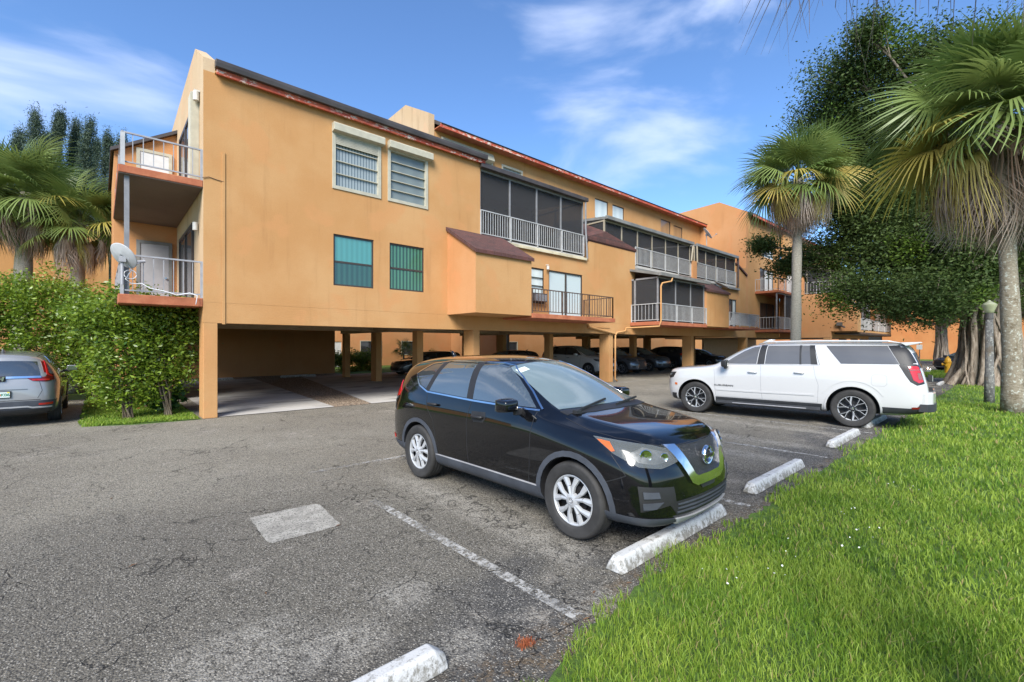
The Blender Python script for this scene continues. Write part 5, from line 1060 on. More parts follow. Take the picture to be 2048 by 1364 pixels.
def suburban():
    c = Car(BIG, 'parked_car', 'long white full-size SUV with black trim backed in beside the lawn', 'car', 'paint_white', (13.15, 4.31, 0), 96.6, wheels=(1.704, -1.704, .415, .88, .275), arch=.485, wheel_style='alloy')
    for sg in (1, -1):
        D = (0, -sg, 0); SZ = lambda pts: [(x, sg, z) for x, z in pts]
        c.patch(SZ([(1.0, 1.335), (.22, 1.35), (.17, 1.785), (.32, 1.765), (.52, 1.67), (.78, 1.50)]), D, 'window_suburban', 'window')
        c.patch(SZ([(.03, 1.355), (.0, 1.80), (-.68, 1.805), (-.70, 1.37)]), D, 'window_suburban', 'window')
        c.patch(SZ([(-.74, 1.37), (-.72, 1.805), (-.88, 1.805), (-.93, 1.375)]), D, 'window_suburban', 'window')
        c.patch(SZ([(.205, 1.345), (.155, 1.81), (.015, 1.81), (.045, 1.35)]), D, 'black_plastic', 'pillar_trim', .006)
        c.patch(SZ([(-.70, 1.365), (-.68, 1.81), (-.72, 1.81), (-.74, 1.365)]), D, 'black_plastic', 'pillar_trim', .0065)
        c.patch(SZ([(-.93, 1.37), (-.88, 1.81), (-.98, 1.81), (-1.06, 1.37)]), D, 'black_plastic', 'pillar_trim', .006)
        c.patch(SZ([(-1.50, 1.40), (-1.20, 1.80), (-2.30, 1.80), (-2.50, 1.41)]), D, 'window_suburban', 'window')
        c.patch(SZ([(-2.31, 1.802), (-2.50, 1.80), (-2.72, 1.42), (-2.51, 1.405)]), D, 'black_plastic', 'pillar_trim', .006)
        c.strip(SZ([(1.08, 1.315), (.2, 1.335), (-.93, 1.355), (-1.09, 1.36)]), D, 'rail_gray', 'window_trim', .012, .006)
        c.strip(SZ([(-1.10, 1.36), (-.97, 1.815)]), D, 'black_plastic', 'door_gap', .007, .0015)
        for g in ([(1.24, 1.26), (1.21, 1.05), (1.20, .75), (1.18, .5)], [(.12, 1.33), (.12, 1.0), (.11, .7), (.08, .48)], [(-.98, 1.33), (-1.02, 1.1), (-1.08, .9), (-1.06, .5)], [(1.18, .49), (-1.06, .49)]):
            c.strip(SZ(g), D, 'rail_gray', 'door_gap', .009, .0015)
        fx, fz = -2.17, 1.06; c.strip(SZ([(fx - .13, fz - .08), (fx - .13, fz + .08), (fx - .09, fz + .12), (fx + .09, fz + .12), (fx + .13, fz + .08), (fx + .13, fz - .08), (fx + .09, fz - .12), (fx - .09, fz - .12)]), D, 'rail_gray', 'fuel_door_gap', .006, .0015, closed=True)
        c.strip(SZ([(1.15, .66), (.3, .655), (-1.0, .665)]), D, 'paint_white', 'door_crease', .035, .012)
        c.patch(SZ([(1.17, .33), (1.20, .475), (-1.15, .475), (-1.13, .33)]), D, 'cladding_dark', 'sill_trim', .010, .02)
        c.patch(SZ([(-2.22, .36), (-2.20, .50), (-2.75, .50), (-2.85, .60), (-2.97, .60), (-2.97, .40)]), D, 'cladding_dark', 'bumper_trim', .010, .02)
        c.patch(SZ([(2.22, .34), (2.20, .50), (2.36, .50), (2.36, .36)]), D, 'cladding_dark', 'bumper_trim', .010, .02)
        m = MB(); m.prism([(sg * .98, .30), (sg * 1.08, .30), (sg * 1.10, .34), (sg * 1.0, .40)], 'X', -1.12, 1.15, 0); m.box(-.85, .75, sg * 1.02, sg * 1.105, .342, .36, 1); c.link(m, 'running_board', ['cladding_dark', 'rail_gray'], bevel=.006)
        for X in (1.704, -1.704):
            c.strip(c.arc(X, .415, .505, -6, 186, sg), D, 'paint_white', 'arch_lip', .035, .012)
        c.strip(c.arc(-1.704, .415, .62, 30, 150, sg), D, 'paint_white', 'fender_crease', .03, .006)
        c.handle(.30, 1.14, sg, 'paint_white'); c.handle(-.70, 1.165, sg, 'paint_white')
        c.mirror_unit(.93, sg * 1.15, 1.34, sg, 'black_plastic', (.12, .20, .20))
        tl = c.patch(Y(sg, [(-2.52, .99, 1.40), (-2.80, .92, 1.42), (-2.84, .86, 1.40), (-2.90, .86, 1.02), (-2.78, .95, .98), (-2.68, .98, 1.05), (-2.62, 1.0, 1.18)]), rdiag(sg, 55), 'black_plastic', 'tail_light', .006, .02)
        c.patch(Y(sg, [(-2.66, .97, 1.37), (-2.80, .92, 1.38), (-2.83, .88, 1.36), (-2.88, .88, 1.06), (-2.80, .93, 1.03), (-2.72, .96, 1.09)]), rdiag(sg, 55), 'red_lens', 'lens', .011, .01, parent=tl)
        c.patch(Y(sg, [(-2.80, .94, 1.24), (-2.86, .90, 1.23), (-2.87, .90, 1.10), (-2.81, .93, 1.10)]), rdiag(sg, 55), 'lamp_clear', 'lens', .015, .01, parent=tl)
        c.strip(Y(sg, [(-2.64, .97, 1.29), (-2.85, .89, 1.30)]), rdiag(sg, 55), 'lamp_clear', 'lens', .018, .015, parent=tl)
        c.patch(Y(sg, [(-2.72, 1.0, .53), (-2.86, .96, .54), (-2.86, .96, .50), (-2.72, 1.0, .49)]), rdiag(sg, 60), 'red_dark', 'reflector', .016, .01)
        hl = c.patch(Y(sg, [(2.26, .99, 1.08), (2.42, .86, 1.06), (2.52, .62, 1.03), (2.52, .62, .92), (2.44, .86, .90), (2.34, .98, .93)]), diag(sg, 50), 'black_plastic', 'headlight', .008, .02)
        c.patch(Y(sg, [(2.36, .94, 1.04), (2.44, .84, 1.03), (2.50, .66, 1.0), (2.50, .66, .97), (2.40, .90, .97)]), diag(sg, 50), 'lamp_clear', 'lens', .012, .01, parent=hl)
        c.patch(Y(sg, [(2.20, 1.02, .78), (2.27, 1.01, .79), (2.27, 1.01, .73), (2.20, 1.02, .72)]), (0, -sg, 0), 'amber_lens', 'side_marker', .008, .01)
        m = MB(); m.tube([(.22, sg * .70, 1.84), (.05, sg * .70, 1.895), (-1.0, sg * .70, 1.915), (-2.3, sg * .70, 1.905), (-2.5, sg * .70, 1.865)], [.012, .02, .022, .02, .012], 8); c.link(m, 'roof_rail', 'paint_white', smooth=True)
        l, n = c.hit(*[Vector((.98, 0, .77)).dot(k) for k in c._basis((0, -sg, 0))[1:]], *c._basis((0, -sg, 0)))
        tx = text_mesh('SUBURBAN', .075, 'black_plastic', 'lettering', .001); tx.rotation_euler = (rad(90), 0, rad(180) if sg > 0 else 0); tx.scale = (1.25, .8, 1); tx.location = (.98, l.y + sg * .004, .775); tx.parent = c.root
    for sg in (1, -1): c.patch(Y(sg, [(-2.50, .86, 1.78), (-2.66, .76, 1.76), (-2.82, .86, 1.44), (-2.68, .96, 1.43)]), rdiag(sg, 50), 'black_plastic', 'pillar_trim', .007)
    c.patch([(1.24, .74, 1.36), (.46, .64, 1.8), (.47, 0, 1.8), (.46, -.64, 1.8), (1.24, -.74, 1.36), (1.34, -.4, 1.36), (1.37, 0, 1.36), (1.34, .4, 1.36)], (-.6, 0, -.8), 'windshield', 'windshield', .004, .01)
    for sg in (1, -1): c.strip([(1.30, sg * .86, 1.3), (1.9, sg * .86, 1.3), (2.3, sg * .84, 1.3), (2.42, sg * .75, 1.2)], (0, 0, -1), 'rail_gray', 'hood_gap', .008, .0012)
    D = (-1, 0, 0); F = lambda pts: [(2.5, y, z) for y, z in pts]
    c.patch(F([(-.62, 1.04), (.62, 1.04), (.60, .66), (-.60, .66)]), D, 'grille_mesh', 'grille', .006, .01); c.patch(F([(-.6, .5), (.6, .5), (.55, .36), (-.55, .36)]), D, 'cladding_dark', 'bumper_trim', .008, .01)
    c.strip(F([(-.6, .86), (.6, .86)]), D, 'chrome', 'grille_bar', .05, .02)
    D = (1, 0, 0); Rr = lambda pts: [(-2.9, y, z) for y, z in pts]
    c.patch(Rr([(-.72, 1.72), (.72, 1.72), (.80, 1.36), (-.80, 1.36)]), (.93, 0, -.36), 'window_tint', 'rear_window', .005)
    m = MB(); m.prism([(-2.50, 1.872), (-2.84, 1.885), (-2.87, 1.868), (-2.80, 1.845), (-2.60, 1.80)], 'Y', -.76, .76); c.link(m, 'spoiler', 'paint_white', bevel=.01)
    m = MB(); m.prism([(-.93, -2.80), (-.93, -2.93), (-.80, -3.03), (-.45, -3.075), (.45, -3.075), (.80, -3.03), (.93, -2.93), (.93, -2.80)], 'Z', .50, .845, 0); m.v = [(b, a, z) for a, b, z in m.v]; o = c.link(m, 'rear_bumper', 'paint_white', bevel=.03)
    m = MB(); m.box(-3.04, -2.90, -.6, .6, .846, .858); m.prism([(-.94, -2.80), (-.94, -2.94), (-.81, -3.045), (-.45, -3.09), (.45, -3.09), (.81, -3.045), (.94, -2.94), (.94, -2.80)], 'Z', .44, .60); m.v = m.v[:8] + [(b, a, z) for a, b, z in m.v[8:]]; c.link(m, 'bumper_trim', 'cladding_dark', bevel=.02)
    m = MB(); m.box(-3.03, -2.96, -.19, .19, 1.02, 1.16); p = c.link(m, 'license_plate', 'black_plastic', bevel=.006); m = MB(); m.box(-3.036, -3.031, -.165, .165, 1.035, 1.145); q = m.build('plate_face', 'plate_white', p)
    q.location = (0, 0, 0)
    m = MB(); m.tube([(-2.95, -.35, 1.30), (-3.0, -.35, 1.26)], .02, 6); m.box(-2.99, -2.93, -.5, .5, 1.26, 1.30); c.link(m, 'tailgate_trim', 'chrome')
    m = MB(); m.tube([(.25, 0, 1.87), (.12, 0, 1.945), (0, 0, 1.95)], [.05, .025, .008], 8); c.link(m, 'antenna', 'paint_white', smooth=True)
    c.place(); return c
suburban_car = suburban()

def crv():
    c = Car(CROSS, 'parked_car', 'silver-gray crossover seen from behind at the left edge of the photo', 'car', 'paint_silver', (-1.62, 17.05, 0), 90.0, wheel_style='alloy')
    cross_common(c, clad='cladding_dark')
    for sg in (1, -1):
        D = rdiag(sg, 20)
        t = c.patch(Y(sg, [(-2.30, .42, 1.075), (-2.26, .62, 1.09), (-2.16, .76, 1.12), (-2.10, .70, 1.44), (-2.13, .62, 1.47), (-2.17, .66, 1.2), (-2.1, .82, 1.15), (-2.12, .84, 1.03), (-2.25, .70, .99), (-2.32, .50, 1.02)]), D, 'red_dark', 'tail_light', .010, .02)
        c.strip(Y(sg, [(-2.11, .69, 1.45), (-2.17, .72, 1.16), (-2.15, .80, 1.10)]), D, 'red_lens', 'lens', .035, .02, parent=t)
        c.strip(Y(sg, [(-2.31, .50, 1.035), (-2.22, .76, 1.035)]), D, 'red_lens', 'lens', .03, .02, parent=t)
        c.patch(Y(sg, [(-2.20, .80, .53), (-2.32, .60, .52), (-2.32, .60, .48), (-2.20, .80, .48)]), D, 'red_lens', 'reflector', .024, .01)
        c.strip(Y(sg, [(-2.32, .62, 1.0), (-2.33, .66, .8), (-2.33, .58, .63)]), D, 'black_plastic', 'tailgate_gap', .008, .0015)
    D = (1, 0, 0); Rr = lambda pts: [(-2.3, y, z) for y, z in pts]
    c.strip(Rr([(-.62, 1.10), (0, 1.105), (.62, 1.10)]), D, 'chrome', 'chrome_bar', .045, .02)
    c.strip(Rr([(-.62, .60), (.62, .60)]), D, 'black_plastic', 'tailgate_gap', .012, .002)
    c.strip(Rr([(-.42, .84), (.42, .84)]), D, 'paint_shadow_gray', 'tailgate_crease', .018, .006)
    c.patch(Rr([(-.86, .58), (.86, .58), (.80, .26), (-.80, .26)]), D, 'cladding', 'bumper_skirt', .012, .03)
    c.patch(Rr([(-.78, .40), (.78, .40), (.74, .24), (-.74, .24)]), D, 'cladding_dark', 'bumper_skirt', .020, .03)
    c.strip(Rr([(-.78, .43), (-.5, .43), (-.42, .455), (.42, .455), (.5, .43), (.78, .43)]), D, 'wheel_silver', 'bumper_molding', .03, .026)
    B = c._basis(D); l, n = c.hit(Vector((0, 0, 1.08)).dot(B[1]), Vector((0, 0, 1.08)).dot(B[2]), *B); x = l.x - .03
    m = MB(); m.box(x - .008, x + .04, -.09, .09, 1.02, 1.14); e = c.link(m, 'emblem', 'black_plastic', bevel=.02)
    m = MB(); 
    for sg in (1, -1): m.prism([(sg * .075, 1.128), (sg * .045, 1.128), (sg * .030, 1.035), (sg * .052, 1.035)][::1], 'X', x - .018, x - .006)
    m.prism([(-.05, 1.092), (.05, 1.092), (.045, 1.072), (-.045, 1.072)], 'X', x - .0175, x - .0065); o = m.build('emblem_letter', 'chrome', e)
    l, n = c.hit(Vector((0, 0, .74)).dot(B[1]), Vector((0, 0, .74)).dot(B[2]), *B); x = l.x - .02
    m = MB(); m.box(x - .008, x + .03, -.175, .175, .665, .815); p = c.link(m, 'license_plate', 'black_plastic', bevel=.008)
    m = MB(); m.box(x - .012, x - .0085, -.155, .155, .680, .800, 0); m.box(x - .0145, x - .0125, -.150, -.115, .775, .798, 1); m.tube([(x - .015, 0, .738), (x - .0125, 0, .738)], .024, 14, 2); m.build('plate_face', ['plate_white', 'sticker_yellow', 'plate_orange'], p)
    for tx, yy in (('GNL', .085), ('K06', -.085)):
        o = text_mesh(tx, .082, 'plate_green', 'lettering', .0015); o.rotation_euler = (rad(90), 0, rad(-90)); o.location = (x - .0135, yy, .736); o.parent = p
    m = MB(); m.bar((x + .12, .30, 1.16), (x + .12, -.02, 1.16), .02, .03); c.link(m, 'wiper', 'black_plastic')
    c.place(); return c
crv_car = crv()

def front_face(c, zs=1.0, gr='grille_mesh', body='black_plastic', xo=0.0, style=0):
    for sg in (1, -1):
        D = diag(sg)
        h = c.patch(Y(sg, [(1.66, .87, .96 * zs), (1.9, .80, .95 * zs), (2.10, .54, .90 * zs), (2.14, .48, .81 * zs), (2.0, .76, .80 * zs), (1.80, .87, .86 * zs)]), D, 'black_plastic', 'headlight', .008, .02)
        c.patch(Y(sg, [(1.85, .83, .92 * zs), (2.04, .64, .90 * zs), (2.10, .52, .86 * zs), (2.02, .70, .84 * zs), (1.88, .83, .87 * zs)]), D, 'lamp_clear', 'lens', .014, .01, parent=h)
        c.patch(Y(sg, [(2.03, .80, .55 * zs), (2.14, .58, .55 * zs), (2.14, .58, .42 * zs), (2.05, .78, .42 * zs)]), D, 'black_plastic', 'fog_recess', .006, .01)
    D = (-1, 0, 0); F = lambda pts: [(2.2, y, z * zs) for y, z in pts]
    if style == 1:   # tall spindle grille
        g = c.patch(F([(-.40, .90), (.40, .90), (.26, .66), (.44, .36), (-.44, .36), (-.26, .66)]), D, gr, 'grille', .008, .01)
        c.strip(F([(-.42, .91), (-.28, .66), (-.46, .35), (.46, .35), (.28, .66), (.42, .91)]), D, 'chrome', 'grille_surround', .025, .02, closed=True)
    else:
        c.patch(F([(-.50, .88), (.50, .88), (.46, .72), (-.46, .72)]), D, gr, 'grille', .008, .01)
        c.patch(F([(-.46, .56), (.46, .56), (.42, .38), (-.42, .38)]), D, 'black_plastic', 'lower_grille', .008, .01)
        c.strip(F([(-.6, .31), (.6, .31)]), D, 'rail_gray' if style == 0 else 'black_plastic', 'bumper_molding', .04, .02)
def parked(label, paint, loc, hd, scale=(1, 1, 1), style=0, wst='alloy', front=True):
    c = Car(CROSS, 'parked_car', label, 'car', paint, loc, hd, 'cars parked under the building', wheel_style=wst)
    cross_common(c, 'black_plastic', 'cladding_dark' if paint != 'paint_white' else 'paint_white', clear='window_tint')
    if front: front_face(c, style=style)
    for sg in (1, -1): c.patch(Y(sg, [(-2.02, .86, 1.14), (-2.20, .76, 1.2), (-2.25, .72, 1.05), (-2.1, .84, 1.02)]), rdiag(sg), 'red_lens', 'tail_light', .010, .02)
    c.place(); c.root.scale = scale; return c
parked('white three-row SUV parked nose out under the building behind the column with the pipe', 'paint_white', (22.0, 18.3, 0), -90, (1.1, 1.05, 1.06))
parked('dark gray SUV with tall chrome-edged grille parked under the building right of the white one', 'paint_slate', (25.15, 18.1, 0), -90, (1.02, 1.0, 1.0), 1)
parked('slate blue SUV with bulky bumper parked under the building, third from the pipe column', 'paint_slate', (29.1, 18.6, 0), -90, (1, 1, 1), 2)
parked('black SUV with its red tail light toward us under the building', 'paint_dark', (33.2, 19.2, 0), 90, (1.02, 1, 1.02), front=False)
parked('dark car farthest right under the building beside the black SUV', 'paint_dark', (37.9, 18.4, 0), -90, (1, 1, .9))
parked('dark sedan standing sideways deep inside the carport seen between the columns', 'paint_shadow_gray', (15.2, 24.9, 0), 180, (1.0, 1, .86))
parked('black car deep in the carport whose roof shows above the black crossover', 'paint_dark', (17.6, 20.2, 0), 180, (1.0, 1, .9))
far = parked('dark car parked at the far lane beside the yellow hydrant', 'paint_dark', (46.5, 2.6, 0), 150, (1, 1, .85), front=True)
# ---------------------------------------------------------------- vegetation
def quads_obj(name, P, faces, mat, parent=None, rnd=None, local=None, mats=None, midx=None):
    """P: (n,3) array, faces: (m,4) or (m,3) index array"""
    me = bpy.data.meshes.new(name); k = faces.shape[1]; nf = len(faces)
    me.vertices.add(len(P)); me.vertices.foreach_set('co', P.astype(np.float32).ravel())
    me.loops.add(nf * k); me.loops.foreach_set('vertex_index', faces.astype(np.int32).ravel())
    me.polygons.add(nf); me.polygons.foreach_set('loop_start', (np.arange(nf) * k).astype(np.int32))
    for m in (mats or [mat]): me.materials.append(MAT[m])
    if midx is not None: me.polygons.foreach_set('material_index', midx.astype(np.int32))
    if rnd is not None:
        a = me.attributes.new('rnd', 'FLOAT', 'POINT'); a.data.foreach_set('value', rnd.astype(np.float32))
    me.update(calc_edges=True); o = bpy.data.objects.new(name, me); COL.objects.link(o)
    if parent is not None: attach(o, parent)
    return o
def leaf_cloud(C, size, rs, flat=0.6, aspect=0.5):
    """diamond leaves at centres C"""
    n = len(C); d = rs.normal(size=(n, 3)); d[:, 2] *= flat; d /= np.linalg.norm(d, axis=1)[:, None]
    u = rs.normal(size=(n, 3)); w = np.cross(d, u); w /= np.linalg.norm(w, axis=1)[:, None] + 1e-9
    s = (size * rs.uniform(.6, 1.3, n))[:, None]; nn = np.cross(d, w)
    P = np.stack([C - d * s, C - d * s * .1 + w * s * aspect + nn * s * .12, C + d * s, C - d * s * .1 - w * s * aspect + nn * s * .12], 1).reshape(-1, 3)
    F = np.arange(4 * n).reshape(n, 4); return P, F
def clumps(centres, per, spread, rs):
    c = np.repeat(np.array(centres), per, 0); return c + rs.normal(size=c.shape) * spread

def grass_field(name, pts, hgt, wid, rs, label, tall=None):
    n = len(pts); h = hgt * rs.uniform(.55, 1.35, n); a = rs.uniform(0, 6.283, n); w = wid * rs.uniform(.7, 1.3, n)
    dx, dy = np.cos(a), np.sin(a); lean = rs.uniform(.1, .9, n) * h; b = rs.uniform(0, 6.283, n); lx, ly = np.cos(b) * lean, np.sin(b) * lean
    x, y = pts[:, 0], pts[:, 1]; z = np.zeros(n) - .005
    P = np.stack([np.stack([x - dx * w, y - dy * w, z], 1), np.stack([x + dx * w, y + dy * w, z], 1),
                  np.stack([x + dx * w * .8 + lx * .35, y + dy * w * .8 + ly * .35, h * .6], 1), np.stack([x - dx * w * .8 + lx * .35, y - dy * w * .8 + ly * .35, h * .6], 1),
                  np.stack([x + lx, y + ly, h * rs.uniform(.8, 1.05, n)], 1)], 1).reshape(-1, 3)
    i = np.arange(n)[:, None] * 5; F = np.concatenate([i + np.array([[0, 1, 2, 2]]), i + np.array([[0, 2, 3, 3]]), i + np.array([[3, 2, 4, 4]])])[:, :3]
    F = np.concatenate([i + np.array([[0, 1, 2]]), i + np.array([[0, 2, 3]]), i + np.array([[3, 2, 4]])])
    r = np.clip(rs.normal(.45, .2, n) + .22 * np.sin(pts[:, 0] * 4.1 + 2 * np.sin(pts[:, 1] * 3.3)) * np.sin(pts[:, 1] * 5.2) + .25 * (rs.uniform(0, 1, n) < .06), 0, .95); r[rs.uniform(0, 1, n) < .035] = 1.0; rnd = np.repeat(r, 5)
    o = quads_obj(name, P, F, 'grass_blade', rnd=rnd); tag(o, label, 'grass', kind='stuff'); return o
def edge_noise(x): return -.24 * np.exp(-(x - 1.55) / .42) + .10 * np.sin(x * 2.1) + .07 * np.sin(x * 5.3 + 1) + .05 * np.sin(x * 11.7 + 2) + .035 * np.sin(x * 23 + .5)
def lawn():
    rs = np.random.RandomState(3); chunks = []
    # distance rings from the camera: dense near, sparse and wider far
    for r0, r1, dens in ((0.8, 4.5, 7600), (4.5, 7.5, 3400), (7.5, 12, 1100), (12, 20, 420), (20, 36, 130)):
        area = math.pi * (r1 ** 2 - r0 ** 2) * (95 / 360); n = int(area * dens)
        rr = np.sqrt(rs.uniform(r0 ** 2, r1 ** 2, n)); th = rs.uniform(rad(-42), rad(53), n)   # angle in world, from +X
        x, y = rr * np.cos(th), rr * np.sin(th)
        keep = (y < 1.98 + edge_noise(x)) & (x > 1.0 - .2 * np.sin(y * 3)) & (x < 34.4); x, y = x[keep], y[keep]
        tuft = .5 + .5 * np.sin(x * 3.1 + np.sin(y * 4.3) * 2) * np.sin(y * 3.7 + 1.3)
        edge = np.clip((1.98 + edge_noise(x) - y) / .25, .45, 1)
        k2 = rs.uniform(0, 1, len(x)) < (.55 + .45 * tuft) * edge; x, y = x[k2], y[k2]
        chunks.append((np.stack([x, y], 1), .066 if r1 < 12 else .085, .0026 if r1 < 5 else .0042 if r1 < 8 else .006 if r1 < 13 else .010))
    P = []
    pts = np.concatenate([c[0] for c in chunks]); h = np.concatenate([np.full(len(c[0]), c[1]) for c in chunks]); w = np.concatenate([np.full(len(c[0]), c[2]) for c in chunks])
    bump = 1 + .18 * np.sin(pts[:, 0] * 1.7 + np.sin(pts[:, 1] * 2.1)) * np.sin(pts[:, 1] * 2.3)
    grass_field('lawn_grass', pts, h * bump * .95, w, rs, 'bright green unmown lawn grass along the right side of the parking bays')
lawn()
flat('lawn', ragged([(1.62, 1.60), (1.9, 1.74), (2.3, 1.84), (3.0, 1.92), (34.6, 1.98)], .03, 5, .08, False) + [(34.6, 1.98), (34.6, -25), (1.0, -25), (1.0, 1.2)], 0.002, 'lawn_soil')
def flowers():
    rs = np.random.RandomState(13); c = []
    for (fx, fy) in ((4.9, .95), (5.3, 1.1), (3.95, 1.25), (4.3, 1.35), (5.9, 1.35), (3.6, 1.5), (7.5, 1.0)): c += [(fx + rs.normal() * .16, fy + rs.normal() * .12, .055 + rs.uniform(0, .03)) for _ in range(7)]
    C = np.array(c); P, F = leaf_cloud(C, .008, rs, .2, .9); o = quads_obj('clover_flowers', P, F, 'petal'); tag(o, 'tiny white flowers scattered in the near lawn', 'flowers', kind='stuff')
simple('petal', (0.75, 0.75, 0.72), 0.7); flowers()
def side_lawn():
    rs = np.random.RandomState(5); n = 26000; x = rs.uniform(-.4, 1.9, n); y = 13.6 + rs.uniform(0, 1, n) ** 1.6 * 15; keep = (y > 13.55 + .42 * (1.88 - x) / 2.2 + .05 * np.sin(x * 9)) & (x > -.34 + .05 * np.sin(y * 5)) & (x < 1.8)
    grass_field('side_grass', np.stack([x[keep], y[keep]], 1), .06, .009, rs, 'short green grass under the bushes beside the carport corner')
side_lawn()
flat('side_lawn', [(-.36, 14.25), (.3, 13.85), (1.8, 13.52), (1.86, 29.5), (-.36, 29.5)], 0.003, 'lawn_soil')
def far_grass():
    rs = np.random.RandomState(6); n = 9000; x = rs.uniform(34.6, 43.5, n); y = rs.uniform(-3, 4.2, n); grass_field('far_grass', np.stack([x, y], 1), .12, .016, rs, 'strip of grass around the yellow hydrant beyond the big tree')
far_grass()
# small litter: dead leaves and weeds on the asphalt
def weeds():
    rs = np.random.RandomState(8); pts = rs.normal(size=(420, 2)) * [.085, .05] + [1.93, 1.98] * 1 + [0.03, .02]
    pts = rs.normal(size=(260, 2)) * [.030, .022] + [1.93, 2.02]
    n = len(pts); o = None
    g = grass_field('weed_clump', pts, .02, .0022, rs, 'small reddish weed growing in the asphalt below the parking line'); g.data.materials.clear(); g.data.materials.append(MAT['red_leaf']); del g['kind']; g['category'] = 'weed'
weeds()

def frond(rs, n_leaf, R, droop, L, wl=.0235):
    """fan leaf with its petiole along +X from the origin; returns verts, tris"""
    P = []; F = []; T = []; ns = 5
    hub = np.array([L, 0, 0])
    w = .018
    P += [[0, -w * 1.6, 0], [0, w * 1.6, 0], [L, -w, -.03 * L], [L, w, -.03 * L]]; F += [[0, 2, 1], [1, 2, 3]]; T += [0] * 4
    for k in range(n_leaf):
        a = (k / (n_leaf - 1) - .5) * rad(270) + rs.normal() * .03; r = R * (1 - .28 * abs(a) / rad(135)) * rs.uniform(.9, 1.05)
        d = np.array([math.cos(a), math.sin(a), .10]); sd = np.array([-math.sin(a), math.cos(a), 0]); b = len(P); z = 0
        for s in range(ns + 1):
            t = s / ns; ww = wl * R * (.45 + 1.5 * t - 1.85 * t * t) if s < ns else .002
            c = hub + d * r * t; c[2] += -.05 * L - droop * r * t ** 2.6 + .10 * R * (abs(a) / 2.3) * t
            c += rs.normal(size=3) * .010 * t
            P += [list(c - sd * ww), list(c + sd * ww + np.array([0, 0, .25 * ww]))]; T += [t, t]
        for s in range(ns): q = b + 2 * s; F += [[q, q + 2, q + 1], [q + 1, q + 2, q + 3]]
    return np.array(P), np.array(F), np.array(T)
def palm(name_label, x, y, ztop, r_trunk, crownR, seed, nlive=46, ndead=26, mat='palm_bark', lean=(0, 0), dead_el=(-82, -30), group=None, z0=0.0, boots=False, dscale=1.0, live_el=(82, -22), dwl=.030, hg=.74):
    rs = np.random.RandomState(seed); t = thing('palm_tree', (x, y, z0), name_label, 'palm tree', group); m = MB(); n = 16
    prof = []
    for k in range(n + 1):
        f = k / n; rr = r_trunk * (1.22 - .35 * f + (.25 * math.exp(-f * 14)) + .05 * math.sin(f * 23)); prof.append(((x + lean[0] * f ** 1.5, y + lean[1] * f ** 1.5, z0 + (ztop - z0) * f), rr))
    m.tube([p for p, _ in prof], [r for _, r in prof], 18); m.build('trunk', mat, t, smooth=True)
    top = np.array([x + lean[0], y + lean[1], ztop - .15]); Lp = crownR * .50; Rf = crownR * .56
    def crown(nm, count, el0, el1, mats, pick, droop, Rs=1.0, hang=0.0, nl=38, wl=.0235):
        PP = []; FF = []; RR = []; MI = []; off = 0; ga = 2.39996
        for i in range(count):
            f = (i + .5) / count; el = rad(el0 + (el1 - el0) * f) + rs.normal() * .08; az = i * ga + rs.normal() * .12
            L = Lp * rs.uniform(.75, 1.1) * Rs; P, F, T = frond(rs, nl, Rf * rs.uniform(.85, 1.1) * Rs, droop * rs.uniform(.7, 1.3), L, wl); P = np.concatenate([P, [[L, 0, 0]]])
            ro = rs.normal() * .5; P = P.copy(); c, s = math.cos(ro), math.sin(ro); yy, zz = P[:, 1].copy(), P[:, 2].copy(); P[:, 1] = yy * c - zz * s; P[:, 2] = yy * s + zz * c
            c, s = math.cos(el), math.sin(el); xx, zz = P[:, 0].copy(), P[:, 2].copy(); P[:, 0] = xx * c - zz * s; P[:, 2] = xx * s + zz * c
            # gravity: outer parts hang
            rr = np.hypot(P[:, 0], P[:, 1]); P[:, 2] -= droop * .10 * rr ** 2 / crownR
            c, s = math.cos(az), math.sin(az); xx, yy = P[:, 0].copy(), P[:, 1].copy(); P[:, 0] = xx * c - yy * s; P[:, 1] = xx * s + yy * c
            hb = P[-1]; P = P[:-1]; d = P - hb; ln = np.linalg.norm(d, axis=1); hh = (hang * rs.uniform(.75, 1.1) * np.clip(T * 1.6, 0, 1))[:, None]
            P = hb + d * (1 - np.clip(hh, 0, .93)) + np.stack([0 * ln, 0 * ln, -ln * .92], 1) * np.clip(hh, 0, 1) + (np.repeat(rs.normal(size=(len(P) // 2, 3)), 2, 0) * .045 * hh if hang > .3 else 0)
            P += top + np.array([0, 0, rs.uniform(-.25, .25) * crownR * .2]); PP.append(P); FF.append(F + off); off += len(P); RR.append(np.full(len(P), np.clip(rs.normal(.5, .25), 0, 1)) + rs.normal(size=len(P)) * .08); MI.append(np.full(len(F), pick(f, rs)))
        return quads_obj(nm, np.concatenate(PP), np.concatenate(FF), None, t, np.clip(np.concatenate(RR), 0, 1), mats=mats, midx=np.concatenate(MI))
    crown('crown', nlive, live_el[0], live_el[1], ['palm_green', 'palm_yellow'], lambda f, r: 1 if (f > .72 and r.uniform() < .35) else 0, .45, hang=.12)
    if ndead: crown('dead_fronds', ndead, dead_el[1], dead_el[0], ['palm_dead', 'palm_yellow'], lambda f, r: 1 if (f < .3 and r.uniform() < .3) else 0, 1.0, .84 * dscale, hang=hg, nl=42, wl=dwl)
    return t
palm('tall palm with mottled lichen trunk and shaggy dead fronds at the right edge', 18.2, .15, 7.9, .172, 3.5, 21, 70, 50, 'palm_bark_lichen', (-.15, .25), dead_el=(-84, -22), dscale=1.02, hg=.56, dwl=.027)
palm('tall slim gray palm rising behind the long white SUV', 24.8, 7.25, 9.85, .20, 3.2, 22, 50, 56, 'palm_bark', (.1, -.1), dead_el=(-84, -22), dscale=.95, hg=.58)
